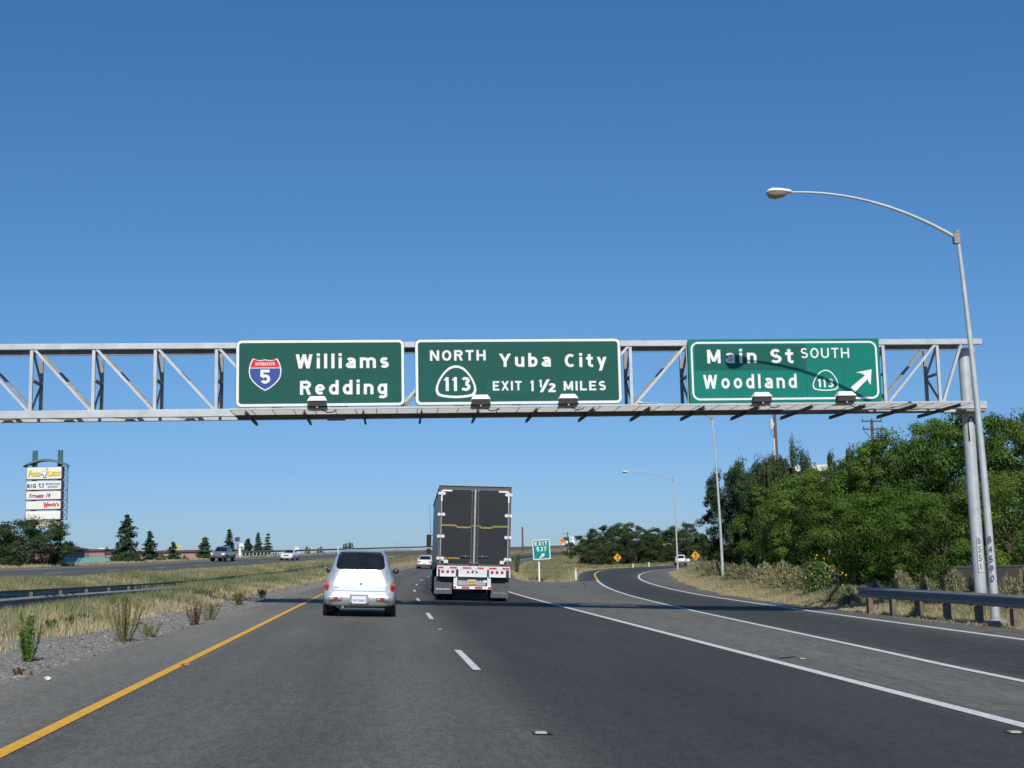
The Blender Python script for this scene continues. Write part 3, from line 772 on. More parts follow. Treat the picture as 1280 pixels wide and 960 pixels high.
# ------------------------------------------------------------------ vehicles
class Shell:
    """a body made of horizontal plan rings: level = (z, half width, rear y, front y, squareness)"""
    def __init__(s, levels, fine=4):
        a = np.array(levels, float); zz = []
        for i in range(len(a)-1): zz += list(np.linspace(a[i, 0], a[i+1, 0], fine, endpoint=False))
        zz.append(a[-1, 0]); s.z = np.array(zz); s.a = a
    def par(s, z): return [float(np.interp(z, s.a[:, 0], s.a[:, k])) for k in range(1, 5)]
    def ring(s, z, n=56):
        w, yr, yf, e = s.par(z); yc = (yr+yf)/2; hl = (yf-yr)/2; out = []
        for k in range(n):
            a = 2*math.pi*k/n; c, q = math.cos(a), math.sin(a)
            out.append((w*math.copysign(abs(c)**(2/e), c), yc+hl*math.copysign(abs(q)**(2/e), q), z))
        return out
    def end(s, x, z, rear=True):
        w, yr, yf, e = s.par(z); yc = (yr+yf)/2; hl = (yf-yr)/2
        k = max(0, 1-min(1, abs(x)/w)**e)**(1/e); return yc-hl*k if rear else yc+hl*k
    def side(s, y, z):
        w, yr, yf, e = s.par(z); yc = (yr+yf)/2; hl = (yf-yr)/2
        return w*max(0, 1-min(1, abs(y-yc)/hl)**e)**(1/e)
    def mesh(s): return MB().loft([s.ring(z) for z in s.z])
    def end_patch(s, z0, z1, lo, hi, rear=True, off=.006, nz=8, nu=12, mb=None):
        mb = mb or MB(); sg = -1 if rear else 1; vs = []; fs = []
        for i in range(nz+1):
            z = z0+(z1-z0)*i/nz; a = lo(z) if callable(lo) else lo; b = hi(z) if callable(hi) else hi
            for k in range(nu+1):
                x = a+(b-a)*k/nu; vs.append((x, s.end(x, z, rear)+sg*off, z))
        for i in range(nz):
            for k in range(nu):
                q = i*(nu+1)+k; fs.append((q, q+1, q+nu+2, q+nu+1))
        return mb.add(vs, fs)
    def side_patch(s, z0, z1, ya, yb, sd, off=.006, nz=6, nu=8, mb=None):
        mb = mb or MB(); vs = []; fs = []
        for i in range(nz+1):
            z = z0+(z1-z0)*i/nz; a = ya(z) if callable(ya) else ya; b = yb(z) if callable(yb) else yb
            for k in range(nu+1):
                y = a+(b-a)*k/nu; vs.append((sd*(s.side(y, z)+off), y, z))
        for i in range(nz):
            for k in range(nu):
                q = i*(nu+1)+k; fs.append((q, q+1, q+nu+2, q+nu+1))
        return mb.add(vs, fs)
def rr_half(x1, z0, z1, r, taper=0.0):
    """half width at height z of a rounded window, narrowing towards the top by taper"""
    def f(z):
        u = (z-z0)/(z1-z0); w = x1-taper*u
        d = min(z-z0, z1-z)
        if d < r: w -= r-math.sqrt(max(0, r*r-(r-d)**2))
        return w
    return f
def wheel(t, x, y, r, w, rim=RIM):
    s = 1 if x > 0 else -1
    tm = MB(); prof = [(-w/2, r*.62), (-w/2, r*.93), (-w*.36, r), (w*.36, r), (w/2, r*.93), (w/2, r*.62)]
    rings = [[(x+a, y+b*math.cos(2*math.pi*k/28), r+b*math.sin(2*math.pi*k/28)) for k in range(28)] for a, b in prof]
    wh = obj('wheel', MB().loft(rings), RUBBER, t, smooth=40)
    rm = MB().tube([(x+s*w*.30, y, r), (x+s*w*.47, y, r)], [r*.63, r*.60], 24)
    for k in range(5):
        a = 2*math.pi*k/5; rm.bar((x+s*w*.49, y, r), (x+s*w*.49, y+r*.56*math.cos(a), r+r*.56*math.sin(a)), .05, .02)
    obj('rim', rm, rim, wh); return wh
def place(t, s, tt, back=False):
    x, y = xy(s, tt); t.location = (x, y, zst(s, tt))
    sl = (zst(s+2, tt)-zst(s-2, tt))/4
    h = heading(s)+(math.pi if back else 0)
    t.rotation_euler = (math.atan(sl)*(-1 if back else 1), BANK*(-1 if back else 1), h)

# --- the silver retro-styled car ahead
t = thing('hatchback_car', 'silver rounded retro hatchback with tall dark rear window, driving ahead in the left lane', 'car')
pt = Shell([(.24,.76,.20,4.10,7),(.30,.83,.10,4.20,9),(.42,.862,.06,4.26,10),(.60,.862,.07,4.25,10),(.74,.846,.09,4.20,10),(.86,.808,.12,4.08,9),(.97,.765,.155,3.85,8),(1.05,.735,.18,3.30,7),(1.12,.712,.205,2.98,6.5),(1.25,.676,.29,2.80,6),(1.385,.635,.39,2.60,6),(1.48,.585,.49,2.42,5.5),(1.54,.53,.60,2.28,5),(1.575,.45,.78,2.12,4.5),(1.595,.33,1.05,1.9,4)])
obj('body', pt.mesh(), SILVER, t, smooth=60)
rw = rr_half(.595, 1.115, 1.545, .11, .07)
wb = obj('rear_window', pt.end_patch(1.115, 1.545, lambda z: -rw(z), rw, True, .008, 22, 20), GLASS, t, smooth=60)
obj('wiper', MB().tube([(0.02, pt.end(0, 1.135)-.02, 1.135), (.20, pt.end(.2, 1.15)-.025, 1.155)], .008, 6), BLACK, t)
def ring_line(z0, z1, hw, th, off=.004):
    m = MB()
    for sd in (-1, 1): pt.end_patch(z0, z1, (lambda z: sd*hw-th/2), (lambda z: sd*hw+th/2), True, off, 8, 1, m)
    pt.end_patch(z0-th/2, z0+th/2, -hw, hw, True, off, 1, 12, m); return m
obj('hatch_seam', ring_line(.605, 1.10, .635, .006), mat('panel_gap', (.05,.05,.055), .8), t)
for sd in (-1, 1):
    c, zc = sd*.782, .722
    tl = MB()
    hwf = lambda z: .058*math.sqrt(max(0, 1-((z-zc)/.118)**2))
    lamp = obj('tail_light', pt.end_patch(zc-.118, zc+.02, lambda z: c-hwf(z), lambda z: c+hwf(z), True, .022, 8, 6), REDL, t, smooth=60)
    obj('turn_lens', pt.end_patch(zc+.02, zc+.118, lambda z: c-hwf(z), lambda z: c+hwf(z), True, .022, 8, 6), AMBL, lamp, smooth=60)
    obj('side_window', pt.side_patch(1.13, 1.47, lambda z: .62+.35*(z-1.13)*2, lambda z: 2.72-.75*(z-1.13)*1.6, sd, .006, 6, 14), GLASS, t, smooth=60)
    mm = MB().sphere((sd*.845, 2.45, 1.075), (.085, .05, .068), 12, 8).bar((sd*.68, 2.47, 1.04), (sd*.80, 2.46, 1.06), .05, .04)
    obj('side_mirror', mm, mat('mirror_housing', (.03,.032,.036), .35), t, smooth=50)
    for y in (.86, 3.47):
        obj('wheel_arch', MB().tube([(sd*.60, y, .33), (sd*(pt.side(y, .45)+.004), y, .33)], .385, 28), BLACK, t)
        wheel(t, sd*.745, y, .322, .20)
    obj('door_seam', pt.side_patch(.4, 1.1, 2.72, 2.735, sd, .004, 6, 1, pt.side_patch(.4, 1.1, 1.75, 1.765, sd, .004, 6, 1)), MATS['panel_gap'], t)
    obj('headlight', MB().sphere((sd*.62, 4.12, .72), (.13, .12, .11)), CLEAR, t, smooth=60)
def bumper(z0, z1, off, hw, inner=.16, n=18, mid=None):
    rings = []
    for i, z in enumerate(np.linspace(z0, z1, 7)):
        u = i/6; o_ = off*math.sin(math.pi*(.18+.64*u)); zc = min(max(z, .3), .7); ring = []
        for k in range(n+1):
            x = hw*math.sin(math.pi/2*(-1+2*k/n)); ring.append((x*(1 if abs(x) < hw else 1), pt.end(min(abs(x), pt.par(zc)[0]*.985), zc)-o_, z))
        for k in range(n, -1, -1):
            x = hw*math.sin(math.pi/2*(-1+2*k/n)); ring.append((x*.97, pt.end(min(abs(x), pt.par(zc)[0]*.985), zc)+inner, z))
        rings.append(ring)
    return MB().loft(rings)
bp = obj('rear_bumper', bumper(.285, .585, .10, .838), SILVER, t, smooth=50)
yb = pt.end(0, .45)-.105
obj('plate_recess', MB().box((0, yb+.03, .44), (.46, .06, .225)), mat('silver_recess_shade', (.33,.34,.38), .45, .3), bp, bevel=.02)  # body silver darkened in colour for the shade of the recess
pl = obj('license_plate', MB().box((.0, yb-.008, .405), (.33, .012, .165)), mat('plate_white', (.72,.74,.76), .5), bp)
text('plate_characters', '5KVD842', -.14, .14, .365, .42, yb-.015, mat('plate_blue', (.05,.08,.25), .5), pl, bold=.01)
for sd in (-1, 1):
    y = pt.end(.55, .44)-.100
    bz = obj('reflector_bezel', MB().box((sd*.555, y, .435), (.32, .03, .095)), mat('bezel_silver', (.30,.31,.33), .35, .4), bp, bevel=.03)
    obj('reflector_slot', MB().box((sd*.555, y-.012, .435), (.27, .02, .06)), MATS['silver_recess_shade'], bp, bevel=.015)  # slot in the same silver, darkened for shade
    obj('reflector', MB().box((sd*.545, y-.022, .438), (.105, .02, .062)), REDL, bp, bevel=.008)
ye = pt.end(0, .80)-.006
em = MB().tube([(-.13, ye, .81), (-.06, ye-.006, .812), (-.02, ye-.012, .79)], [.006,.010,.014], 8).tube([(.13-.06, ye, .79), (.03, ye-.012, .765), (-.02, ye-.012, .78)], [.012,.016,.012], 8).sphere((.035, ye-.01, .785), (.034, .012, .03), 10, 6)
obj('badge', em, CHROME, t, smooth=50)
obj('model_badge', MB().box((-.545, pt.end(.545, .68)-.004, .683), (.08, .006, .018)), mat('badge_grey', (.35,.36,.38), .4, .5), t)
ex = MB().tube([(-.38, .02, .235), (-.38, .25, .24), (-.36, 1.2, .26)], [.028,.028,.05], 12).box((-.36, .45, .26), (.34, .5, .12))
obj('exhaust', ex, GALV_D, t, smooth=40)
obj('underbody', MB().box((0, 2.15, .29), (1.36, 3.7, .16)).box((0, .86, .28), (1.2, .12, .1)), BLACK, t)
place(t, 31.2, -.86)

# --- white sedan further ahead
def sedan(name, label, paint, group=None):
    t = thing(name, label, 'car', group=group)
    lo = Shell([(.22,.76,.12,4.65,6),(.32,.86,.03,4.76,7),(.55,.88,.0,4.8,7),(.74,.87,.05,4.72,7),(.86,.84,.12,4.55,6),(.93,.80,.22,4.2,6),(.97,.74,.36,3.9,6)])
    hi = Shell([(.94,.76,.62,3.55,6),(1.08,.72,.88,3.25,6),(1.26,.65,1.25,2.85,6),(1.37,.58,1.55,2.55,5),(1.415,.46,1.85,2.30,4)])
    bm = lo.mesh(); h = hi.mesh(); bm.add(h.v, h.f)
    obj('body', bm, paint, t, smooth=60)
    g = rr_half(.62, .99, 1.34, .05, .10)
    obj('rear_window', hi.end_patch(.99, 1.34, lambda z: -g(z), g, True, .008), GLASS, t, smooth=60)
    obj('windshield', hi.end_patch(.98, 1.35, lambda z: -g(z), g, False, .008), GLASS, t, smooth=60)
    for sd in (-1, 1):
        obj('side_window', hi.side_patch(.99, 1.32, lambda z: .95+.9*(z-.99), lambda z: 3.2-1.0*(z-.99), sd, .008), GLASS, t, smooth=60)
        obj('tail_light', lo.end_patch(.66, .80, min(sd*.36, sd*.82), max(sd*.36, sd*.82), True, .012, 3, 8), REDL, t)
        obj('headlight', lo.end_patch(.60, .74, min(sd*.45, sd*.82), max(sd*.45, sd*.82), False, .012, 3, 8), CLEAR, t)
        obj('side_mirror', MB().sphere((sd*.94, 3.0, 1.0), (.09, .06, .07)), paint, t, smooth=60)
        for y in (.95, 3.85):
            obj('wheel_arch', MB().tube([(sd*.6, y, .33), (sd*.885, y, .33)], .37, 24), BLACK, t)
            wheel(t, sd*.79, y, .31, .2)
    obj('rear_bumper', lo.end_patch(.26, .50, -.86, .86, True, .03, 4, 14), CARDARK, t, smooth=60)
    obj('license_plate', MB().box((0, -.045, .70), (.32, .02, .15)), MATS['plate_white'], t)
    gm = obj('grille', lo.end_patch(.58, .72, -.38, .38, False, .012, 3, 8), BLACK, t)
    lo.end_patch(.3, .42, -.6, .6, False, .012, 3, 8)
    obj('underbody', MB().box((0, 2.4, .27), (1.4, 4.2, .14)), BLACK, t)
    return t, lo
ts_, lo_ = sedan('sedan_car', 'white sedan seen from behind, just left of the big truck', CARWHITE)
place(ts_, 138.5, -1.25)
tw, _ = sedan('sedan_car', 'white sedan coming towards the camera on the opposing road', CARWHITE)
place(tw, 176, -22.6, True)
# --- grey pickup truck, oncoming
def pickup(name, label, paint):
    t = thing(name, label, 'pickup truck')
    lo = Shell([(.42,.80,.10,5.45,7),(.52,.93,.02,5.6,8),(.80,.955,.0,5.62,8),(1.05,.95,.02,5.5,8),(1.14,.91,.06,5.3,8)])
    hi = Shell([(1.10,.88,1.75,4.35,7),(1.3,.84,1.82,4.0,7),(1.62,.74,1.95,3.55,6),(1.76,.66,2.1,3.3,5),(1.80,.52,2.3,3.1,4)])
    bm = lo.mesh(); h = hi.mesh(); bm.add(h.v, h.f); obj('body', bm, paint, t, smooth=60)
    obj('bed_floor', MB().box((0, .9, 1.146), (1.6, 1.5, .006)), BLACK, t)
    g = rr_half(.76, 1.2, 1.68, .05, .10)
    obj('windshield', hi.end_patch(1.2, 1.68, lambda z: -g(z), g, False, .01), GLASS, t, smooth=60)
    obj('rear_window', hi.end_patch(1.25, 1.65, lambda z: -g(z)*.9, lambda z: g(z)*.9, True, .01), GLASS, t, smooth=60)
    for sd in (-1, 1):
        obj('side_window', hi.side_patch(1.2, 1.65, 2.0, lambda z: 4.0-1.1*(z-1.2), sd, .01), GLASS, t, smooth=60)
        obj('headlight', lo.end_patch(.82, 1.02, min(sd*.55, sd*.9), max(sd*.55, sd*.9), False, .015, 3, 6), CLEAR, t)
        obj('tail_light', lo.end_patch(.75, 1.1, min(sd*.80, sd*.92), max(sd*.80, sd*.92), True, .015, 3, 4), REDL, t)
        obj('side_mirror', MB().box((sd*1.06, 3.75, 1.28), (.2, .08, .24)), CARDARK, t, bevel=.03)
        for y in (1.05, 4.6):
            obj('wheel_arch', MB().tube([(sd*.6, y, .42), (sd*.965, y, .42)], .46, 24), BLACK, t)
            wheel(t, sd*.84, y, .38, .24)
    obj('grille', lo.end_patch(.80, 1.04, -.50, .50, False, .015, 3, 10), CHROME, t, smooth=60)
    obj('bumper', lo.end_patch(.50, .72, -.92, .92, False, .05, 3, 14), CHROME, t, smooth=60)
    obj('underbody', MB().box((0, 2.8, .46), (1.5, 5.0, .16)), BLACK, t)
    return t
tp = pickup('pickup_truck', 'grey pickup truck coming towards the camera on the opposing road', CARGREY)
place(tp, 160, -27.2, True)
# --- white suv leaving on the ramp
def suv(name, label, paint):
    t = thing(name, label, 'car')
    lo = Shell([(.32,.80,.10,4.6,7),(.45,.92,.02,4.72,8),(.8,.93,.0,4.75,8),(1.0,.92,.03,4.6,8),(1.06,.89,.06,4.3,7)])
    hi = Shell([(1.04,.88,.10,3.6,7),(1.3,.83,.22,3.3,7),(1.62,.74,.42,2.9,6),(1.74,.64,.6,2.7,5),(1.78,.5,.8,2.5,4)])
    bm = lo.mesh(); h = hi.mesh(); bm.add(h.v, h.f); obj('body', bm, paint, t, smooth=60)
    g = rr_half(.74, 1.15, 1.64, .06, .08)
    obj('rear_window', hi.end_patch(1.15, 1.64, lambda z: -g(z), g, True, .01), GLASS, t, smooth=60)
    obj('windshield', hi.end_patch(1.15, 1.64, lambda z: -g(z), g, False, .01), GLASS, t, smooth=60)
    for sd in (-1, 1):
        obj('side_window', hi.side_patch(1.15, 1.6, .45, lambda z: 3.3-1.1*(z-1.15), sd, .01), GLASS, t, smooth=60)
        obj('tail_light', lo.end_patch(.78, 1.03, min(sd*.74, sd*.90), max(sd*.74, sd*.90), True, .015, 3, 4), REDL, t)
        for y in (.95, 3.75):
            obj('wheel_arch', MB().tube([(sd*.6, y, .38), (sd*.945, y, .38)], .42, 24), BLACK, t)
            wheel(t, sd*.82, y, .35, .22)
    obj('license_plate', MB().box((0, -.02, .82), (.32, .02, .15)), MATS['plate_white'], t)
    obj('rear_bumper', lo.end_patch(.42, .64, -.9, .9, True, .05, 3, 14), CARDARK, t, smooth=60)
    obj('underbody', MB().box((0, 2.4, .36), (1.5, 4.2, .16)), BLACK, t)
    return t
tv = suv('suv_car', 'white vehicle rounding the bend of the exit ramp', CARWHITE)
q = at(850.5, 706, 172); tv.location = (q.x, q.y, zt(q.x, q.y)+.01); tv.rotation_euler = (0, 0, R(-15)); tv.scale = (.80, .72, .78)

# --- the semi truck with its dark trailer
TR_D = mat('trailer_door_slate', (.021,.026,.033), .6, 0, col2=(.015,.019,.025), scale=1.5, spec=.3)
TR_S = mat('trailer_side_slate', (.035,.055,.063), .4, 0, col2=(.027,.044,.052), scale=1.2)
TR_F = mat('trailer_frame_grey', (.085,.08,.078), .6)
TR_W = mat('trailer_silver', (.36,.37,.375), .5, .3, col2=(.28,.285,.29), scale=5)
TR_L = mat('trailer_white_metal', (.66,.67,.68), .5)
TAPEW = mat('reflective_white', (.8,.8,.8), .4)
TAPER = mat('reflective_red', (.55,.03,.04), .4)
FLAP = mat('mud_flap_grey', (.085,.09,.10), .7, 0, col2=(.065,.07,.078), scale=3)
t = thing('semi_truck', 'semi truck with a tall dark slate box trailer seen from behind, doors closed', 'truck')
LT = 15.6; W2 = 1.30
obj('trailer_box', MB().box((0, LT/2+.03, 2.63), (2.56, LT-.06, 2.84)), TR_S, t)
fr = MB().box((0, .06, 4.02), (2.6, .14, .12)).box((0, .06, 1.27), (2.6, .14, .10))
for sd in (-1, 1): fr.box((sd*1.262, .06, 2.64), (.076, .14, 2.64))
obj('door_frame', fr, TR_F, t, bevel=.008)
obj('top_edge', MB().box((0, .05, 4.087), (2.6, .2, .012)).box((0, -.014, 3.955), (2.36, .01, .012)), TR_W, t)
sr = MB()
for sd in (-1, 1): sr.box((sd*1.29, LT/2, 4.03), (.03, LT, .10)).box((sd*1.29, LT/2, 1.24), (.04, LT, .16))
obj('side_rail', sr, TR_F, t)
for sd in (-1, 1):
    d = obj('door', MB().box((sd*.61, .0, 2.62), (1.165, .05, 2.62)), TR_D, t, bevel=.01)
    obj('edge_strip', MB().box((sd*1.205, -.012, 2.62), (.035, .05, 2.62)), TR_W, d)
    obj('lock_rod', MB().tube([(sd*.115, -.06, 1.32), (sd*.115, -.06, 3.96)], .022, 10).box((sd*.115, -.05, 3.93), (.09, .06, .10)).box((sd*.115, -.05, 1.36), (.09, .06, .10)).box((sd*.115, -.045, 2.95), (.07, .05, .05)).box((sd*.115, -.045, 2.0), (.07, .05, .05)), mat('rod_grey', (.12,.125,.13), .5, .3), d, smooth=40)
    obj('door_handle', MB().bar((sd*.13, -.06, 1.57), (sd*.48, -.06, 1.575), .05, .03).bar((sd*.30, -.05, 1.52), (sd*.30, -.05, 1.64), .04), MATS['rod_grey'], d)
    for z in (3.80, 3.05, 2.27, 1.49):
        h = MB().box((sd*1.215, -.045, z), (.20, .03, .05))
        h.tube([(sd*1.13, -.065, z), (sd*1.13, -.03, z)], .062, 14).tube([(sd*1.285, -.065, z), (sd*1.285, -.03, z)], .058, 14)
        obj('hinge', h, TR_L, d, smooth=40)
    st_ = MB()
    jog = [(.05, 2.665), (.10, 2.665), (.20, 2.60), (.60, 2.60), (.70, 2.665), (1.19, 2.665)] if sd < 0 else [(.05, 2.665), (.16, 2.665), (.24, 2.60), (.60, 2.60), (.68, 2.65), (1.19, 2.66)]
    for a, b in zip(jog, jog[1:]): st_.bar((sd*a[0], -.033, a[1]), (sd*b[0], -.033, b[1]), .055, .012, up=(0, 1, 0))
    obj('strap', st_, mat('strap_yellow', (.27,.235,.06), .7), d)
    obj('reflective_corner', MB().box((sd*1.02, -.031, 3.905), (.36, .008, .055)).box((sd*1.205, -.042, 3.70), (.05, .008, .36)), TAPEW, d)
    obj('bumper_pad', MB().box((sd*1.0, -.05, 1.38), (.15, .08, .12)).box((sd*1.11, -.04, 1.43), (.07, .05, .05)), TR_L, d)
obj('centre_post', MB().box((0, -.035, 2.63), (.075, .05, 2.64)), TR_W, t, bevel=.008)
cap = MB()
for k in range(11):
    cap.box((-1.09+.052*k+(.03 if k > 2 else 0), -.028, 1.50+.004*(k % 3)), (.036, .006, .05 if k % 2 else .056))
obj('caption', cap, mat('caption_amber', (.52,.25,.02), .6), t)
# rear sill, tape and lamps
obj('rear_sill', MB().box((0, .03, 1.17), (2.6, .2, .12)), TR_L, t)
for u0, u1 in ((-1.27,-1.07), (-.86,-.59), (-.40,-.12), (.15,.36), (.55,.82), (1.02,1.28)): obj('reflective_tape', MB().box(((u0+u1)/2, -.074, 1.165), (u1-u0, .006, .055)), TAPER, t)
obj('bumper_panel', MB().box((0, .06, .985), (2.62, .2, .245)), mat('slot_dark', (.03,.03,.032), .7), t)
lp = []
for x0, x1 in ((-1.20,-.63), (-.54,.48), (.55,1.16)):
    obj('lamp_panel', MB().box(((x0+x1)/2, -.05, .99), (x1-x0, .03, .26)).box(((x0+x1)/2, -.062, .865), (x1-x0, .035, .035)), TR_L, t, bevel=.006)
for sd in (-1, 1):
    obj('end_bracket', MB().box((sd*1.29, -.045, .98), (.045, .03, .26)), TR_L, t)
    for u in ((-1.105,-.925,-.745) if sd < 0 else (.66,.84,1.02)):
        obj('tail_light', MB().tube([(u, -.085, 1.03), (u, -.06, 1.03)], [.05, .055], 18).sphere((u, -.08, 1.03), (.046, .02, .046)), mat('tail_lens_dull', (.33,.03,.045), .3, coat=.4), t, smooth=40)
    # mud flap with its lettering
    fl = obj('mud_flap', MB().box((-1.07 if sd < 0 else .96, .20, .53 if sd < 0 else .46), (.64, .02, .60 if sd < 0 else .68)), FLAP, t, bevel=.008)
    text('flap_lettering', 'MOTOR TRUCK', (-1.32 if sd < 0 else .72), (-.82 if sd < 0 else 1.2), (.375 if sd < 0 else .27), (.425 if sd < 0 else .32), .187, mat('flap_letter', (.62,.63,.63), .6) if sd < 0 else mat('flap_letter_worn', (.26,.27,.28), .7), fl, bold=.05)
    obj('flap_bracket', MB().box((sd*1.0, .20, .84), (.66, .05, .04)), BLACK, t)
for u in (-.20, -.045, .11):
    obj('marker_light', MB().tube([(u, -.085, 1.02), (u, -.06, 1.02)], [.034, .038], 14), mat('dark_lens', (.05,.03,.045), .3), t, smooth=40)
obj('latch', MB().prism([(-.14, 1.22), (.16, 1.22), (.02, 1.06), (-.01, 1.06)], -.10, -.075), TR_L, t)
for x in (-.64, .56): obj('guard_post', MB().box((x, .02, .66), (.13, .08, .44)), TR_L, t)
gb = obj('guard_bar', MB().box((-.03, -.0, .475), (1.36, .10, .10)), TAPEW, t)
for u0, u1 in ((-.71,-.61), (-.41,-.14), (.06,.33), (.53,.65)): obj('reflective_tape', MB().box(((u0+u1)/2, -.053, .475), (u1-u0, .006, .07)), TAPER, gb)
obj('plate_panel', MB().box((-.05, .10, .70), (1.0, .03, .30)), mat('panel_grey', (.33,.37,.38), .6, 0, col2=(.26,.29,.30), scale=6), t)
lpz = obj('license_plate', MB().box((-.04, .06, .665), (.31, .012, .125)), mat('plate_amber', (.62,.40,.06), .5), t)
text('plate_characters', '4BT 2917', -.16, .08, .64, .695, .052, mat('plate_brown', (.12,.06,.02), .5), lpz, bold=.01)
obj('plate_lamp', MB().box((-.05, .06, .75), (.30, .02, .04)), TAPEW, t)
obj('round_placard', MB().tube([(.42, .06, .70), (.42, .075, .70)], .065, 16), mat('cream', (.66,.62,.55), .6), t)
# running gear
cf = MB().box((0, 8, 1.06), (1.0, 14.6, .22))
for y in (1.35, 2.6): cf.tube([(-1.1, y, .52), (1.1, y, .52)], .09, 10)
obj('chassis', cf, BLACK, t)
def dual(y, r=.51):
    for sd in (-1, 1):
        for x in (.80, 1.13): wheel(t, sd*x, y, r, .26, mat('truck_rim', (.35,.35,.36), .5, .5))
dual(1.35); dual(2.6)
# tractor
obj('tractor_chassis', MB().box((0, 16.2, .95), (.95, 6.5, .24)), BLACK, t)
cab = [[(-1.1,17.2,.6),(1.1,17.2,.6),(1.1,19.4,.6),(-1.1,19.4,.6)], [(-1.2,17.0,1.2),(1.2,17.0,1.2),(1.2,19.6,1.2),(-1.2,19.6,1.2)], [(-1.2,17.0,2.3),(1.2,17.0,2.3),(1.15,19.2,2.3),(-1.15,19.2,2.3)], [(-1.1,17.0,3.5),(1.1,17.0,3.5),(1.0,18.5,3.5),(-1.0,18.5,3.5)]]
obj('cab', MB().loft(cab), mat('cab_blue', (.03,.05,.12), .35, coat=.5), t, bevel=.06)
obj('hood', MB().loft([[(-.9,19.3,.8),(.9,19.3,.8),(.85,21.0,.8),(-.85,21.0,.8)], [(-.9,19.3,1.75),(.9,19.3,1.75),(.8,20.8,1.6),(-.8,20.8,1.6)]]), MATS['cab_blue'], t, bevel=.06)
obj('windshield', MB().add([(-1.0,19.36,2.05),(1.0,19.36,2.05),(.95,18.95,2.95),(-.95,18.95,2.95)], [(0,1,2,3)]), GLASS, t)
dual(14.4); dual(15.7)
for sd in (-1, 1):
    wheel(t, sd*1.05, 20.0, .51, .28, MATS['truck_rim'])
    m = obj('wing_mirror', MB().box((sd*1.42, 18.9, 2.42), (.24, .12, .62)).box((sd*1.42, 18.9, 1.90), (.22, .12, .26)), BLACK, t, bevel=.03)
    obj('mirror_arm', MB().bar((sd*1.15, 18.9, 2.7), (sd*1.45, 18.9, 2.7), .03).bar((sd*1.15, 18.9, 1.9), (sd*1.45, 18.9, 1.9), .03), BLACK, m)
    obj('fuel_tank', MB().tube([(sd*.85, 15.6+1.1, .8), (sd*.85, 18.3, .8)], .32, 18), CHROME, t, smooth=40)
obj('antenna', MB().tube([(-1.36, 18.7, 2.8), (-1.44, 18.7, 4.3)], [.012, .006], 6), BLACK, t)
obj('landing_gear', MB().box((-.7, 12.2, .75), (.12, .12, .9)).box((.7, 12.2, .75), (.12, .12, .9)).box((0, 12.2, .7), (1.4, .06, .06)), BLACK, t)
place(t, 46.7, 2.76); t.rotation_euler[2] = R(-.85)


# ------------------------------------------------------------------ guardrails
WB = [(.0,-.155),(.02,-.135),(.075,-.10),(.075,-.065),(.02,-.035),(.005,0),(.02,.035),(.075,.065),(.075,.10),(.02,.135),(.0,.155)]
def beam(pts, side, hgt):
    """W-profile rail along ground points; side = unit vector towards the traffic"""
    rings = []
    for p in pts:
        ring = [(p[0]+side[0]*a, p[1]+side[1]*a, p[2]+hgt+b) for a, b in WB]+[(p[0]+side[0]*(a-.006), p[1]+side[1]*(a-.006), p[2]+hgt+b) for a, b in WB[::-1]]
        rings.append(ring)
    return MB().loft(rings)
rp = [(14.30+.004*(y-31), y, -.455) for y in np.linspace(39.6, 3, 60)]
t = thing('guardrail', 'grey metal guardrail on wooden posts in front of the gantry column', 'guardrail')
obj('rail', beam(rp, (-1, 0), .56), RAILM, t, smooth=40)
for k in range(20):
    y = 39.25-1.905*k; x = 14.30+.004*(y-31); z = -.455
    po = obj('post', MB().box((x+.20, y, z+.12), (.15, .2, 1.1)), WOOD, t, bevel=.01)
    obj('block', MB().box((x+.06, y, z+.55), (.13, .15, .34)), WOOD, po)
def st_rail(label, t0, s0, s1, side, hgt, group, post=None, step=2.0, flare=0, steel=None):
    th = thing('guardrail', label, 'guardrail', group=group)
    f = lambda s: t0+flare*max(0, 75-s)/60
    pts = []
    for s in np.arange(s0, s1, 2.0):
        x, y = xy(s, f(s)); pts.append((x, y, zst(s, f(s))-.05))
    obj('rail', beam(pts, (side, 0), hgt), steel or RAILM, th, smooth=40)
    for s in np.arange(s0+.5, s1, step):
        x, y = xy(s, f(s)-side*.14); z = zst(s, f(s))
        obj('post', MB().box((x, y, z+hgt/2-.1), (.12, .15, hgt+.25)), post or WOOD, th)
    return th
st_rail('median guardrail nearer to the camera lanes, half sunk in dry grass', -10.9, 26, 200, 1, .60, 'guardrails along the grassy median', step=4, steel=RAILP)
st_rail('median guardrail on the far side of the ditch, nearer the opposing road', -12.6, 30, 210, -1, .62, 'guardrails along the grassy median', step=4, steel=RAILP)
t = st_rail('long guardrail on pale posts along the far edge of the opposing road', -31.9, 184, 372, 1, .80, None, mat('pale_post', (.62,.58,.50), .8), step=2.0)
x, y = xy(183, -31.9); 
ms = thing('marker_post', 'short white marker post at the start of the far guardrail', 'marker post', (x, y, zst(183, -31.9)))
obj('post', MB().box((0, 0, .65), (.28, .08, 1.5)), WHITEP, ms)
obj('base', MB().box((0, 0, .1), (.5, .3, .3)), GALV_D, ms)

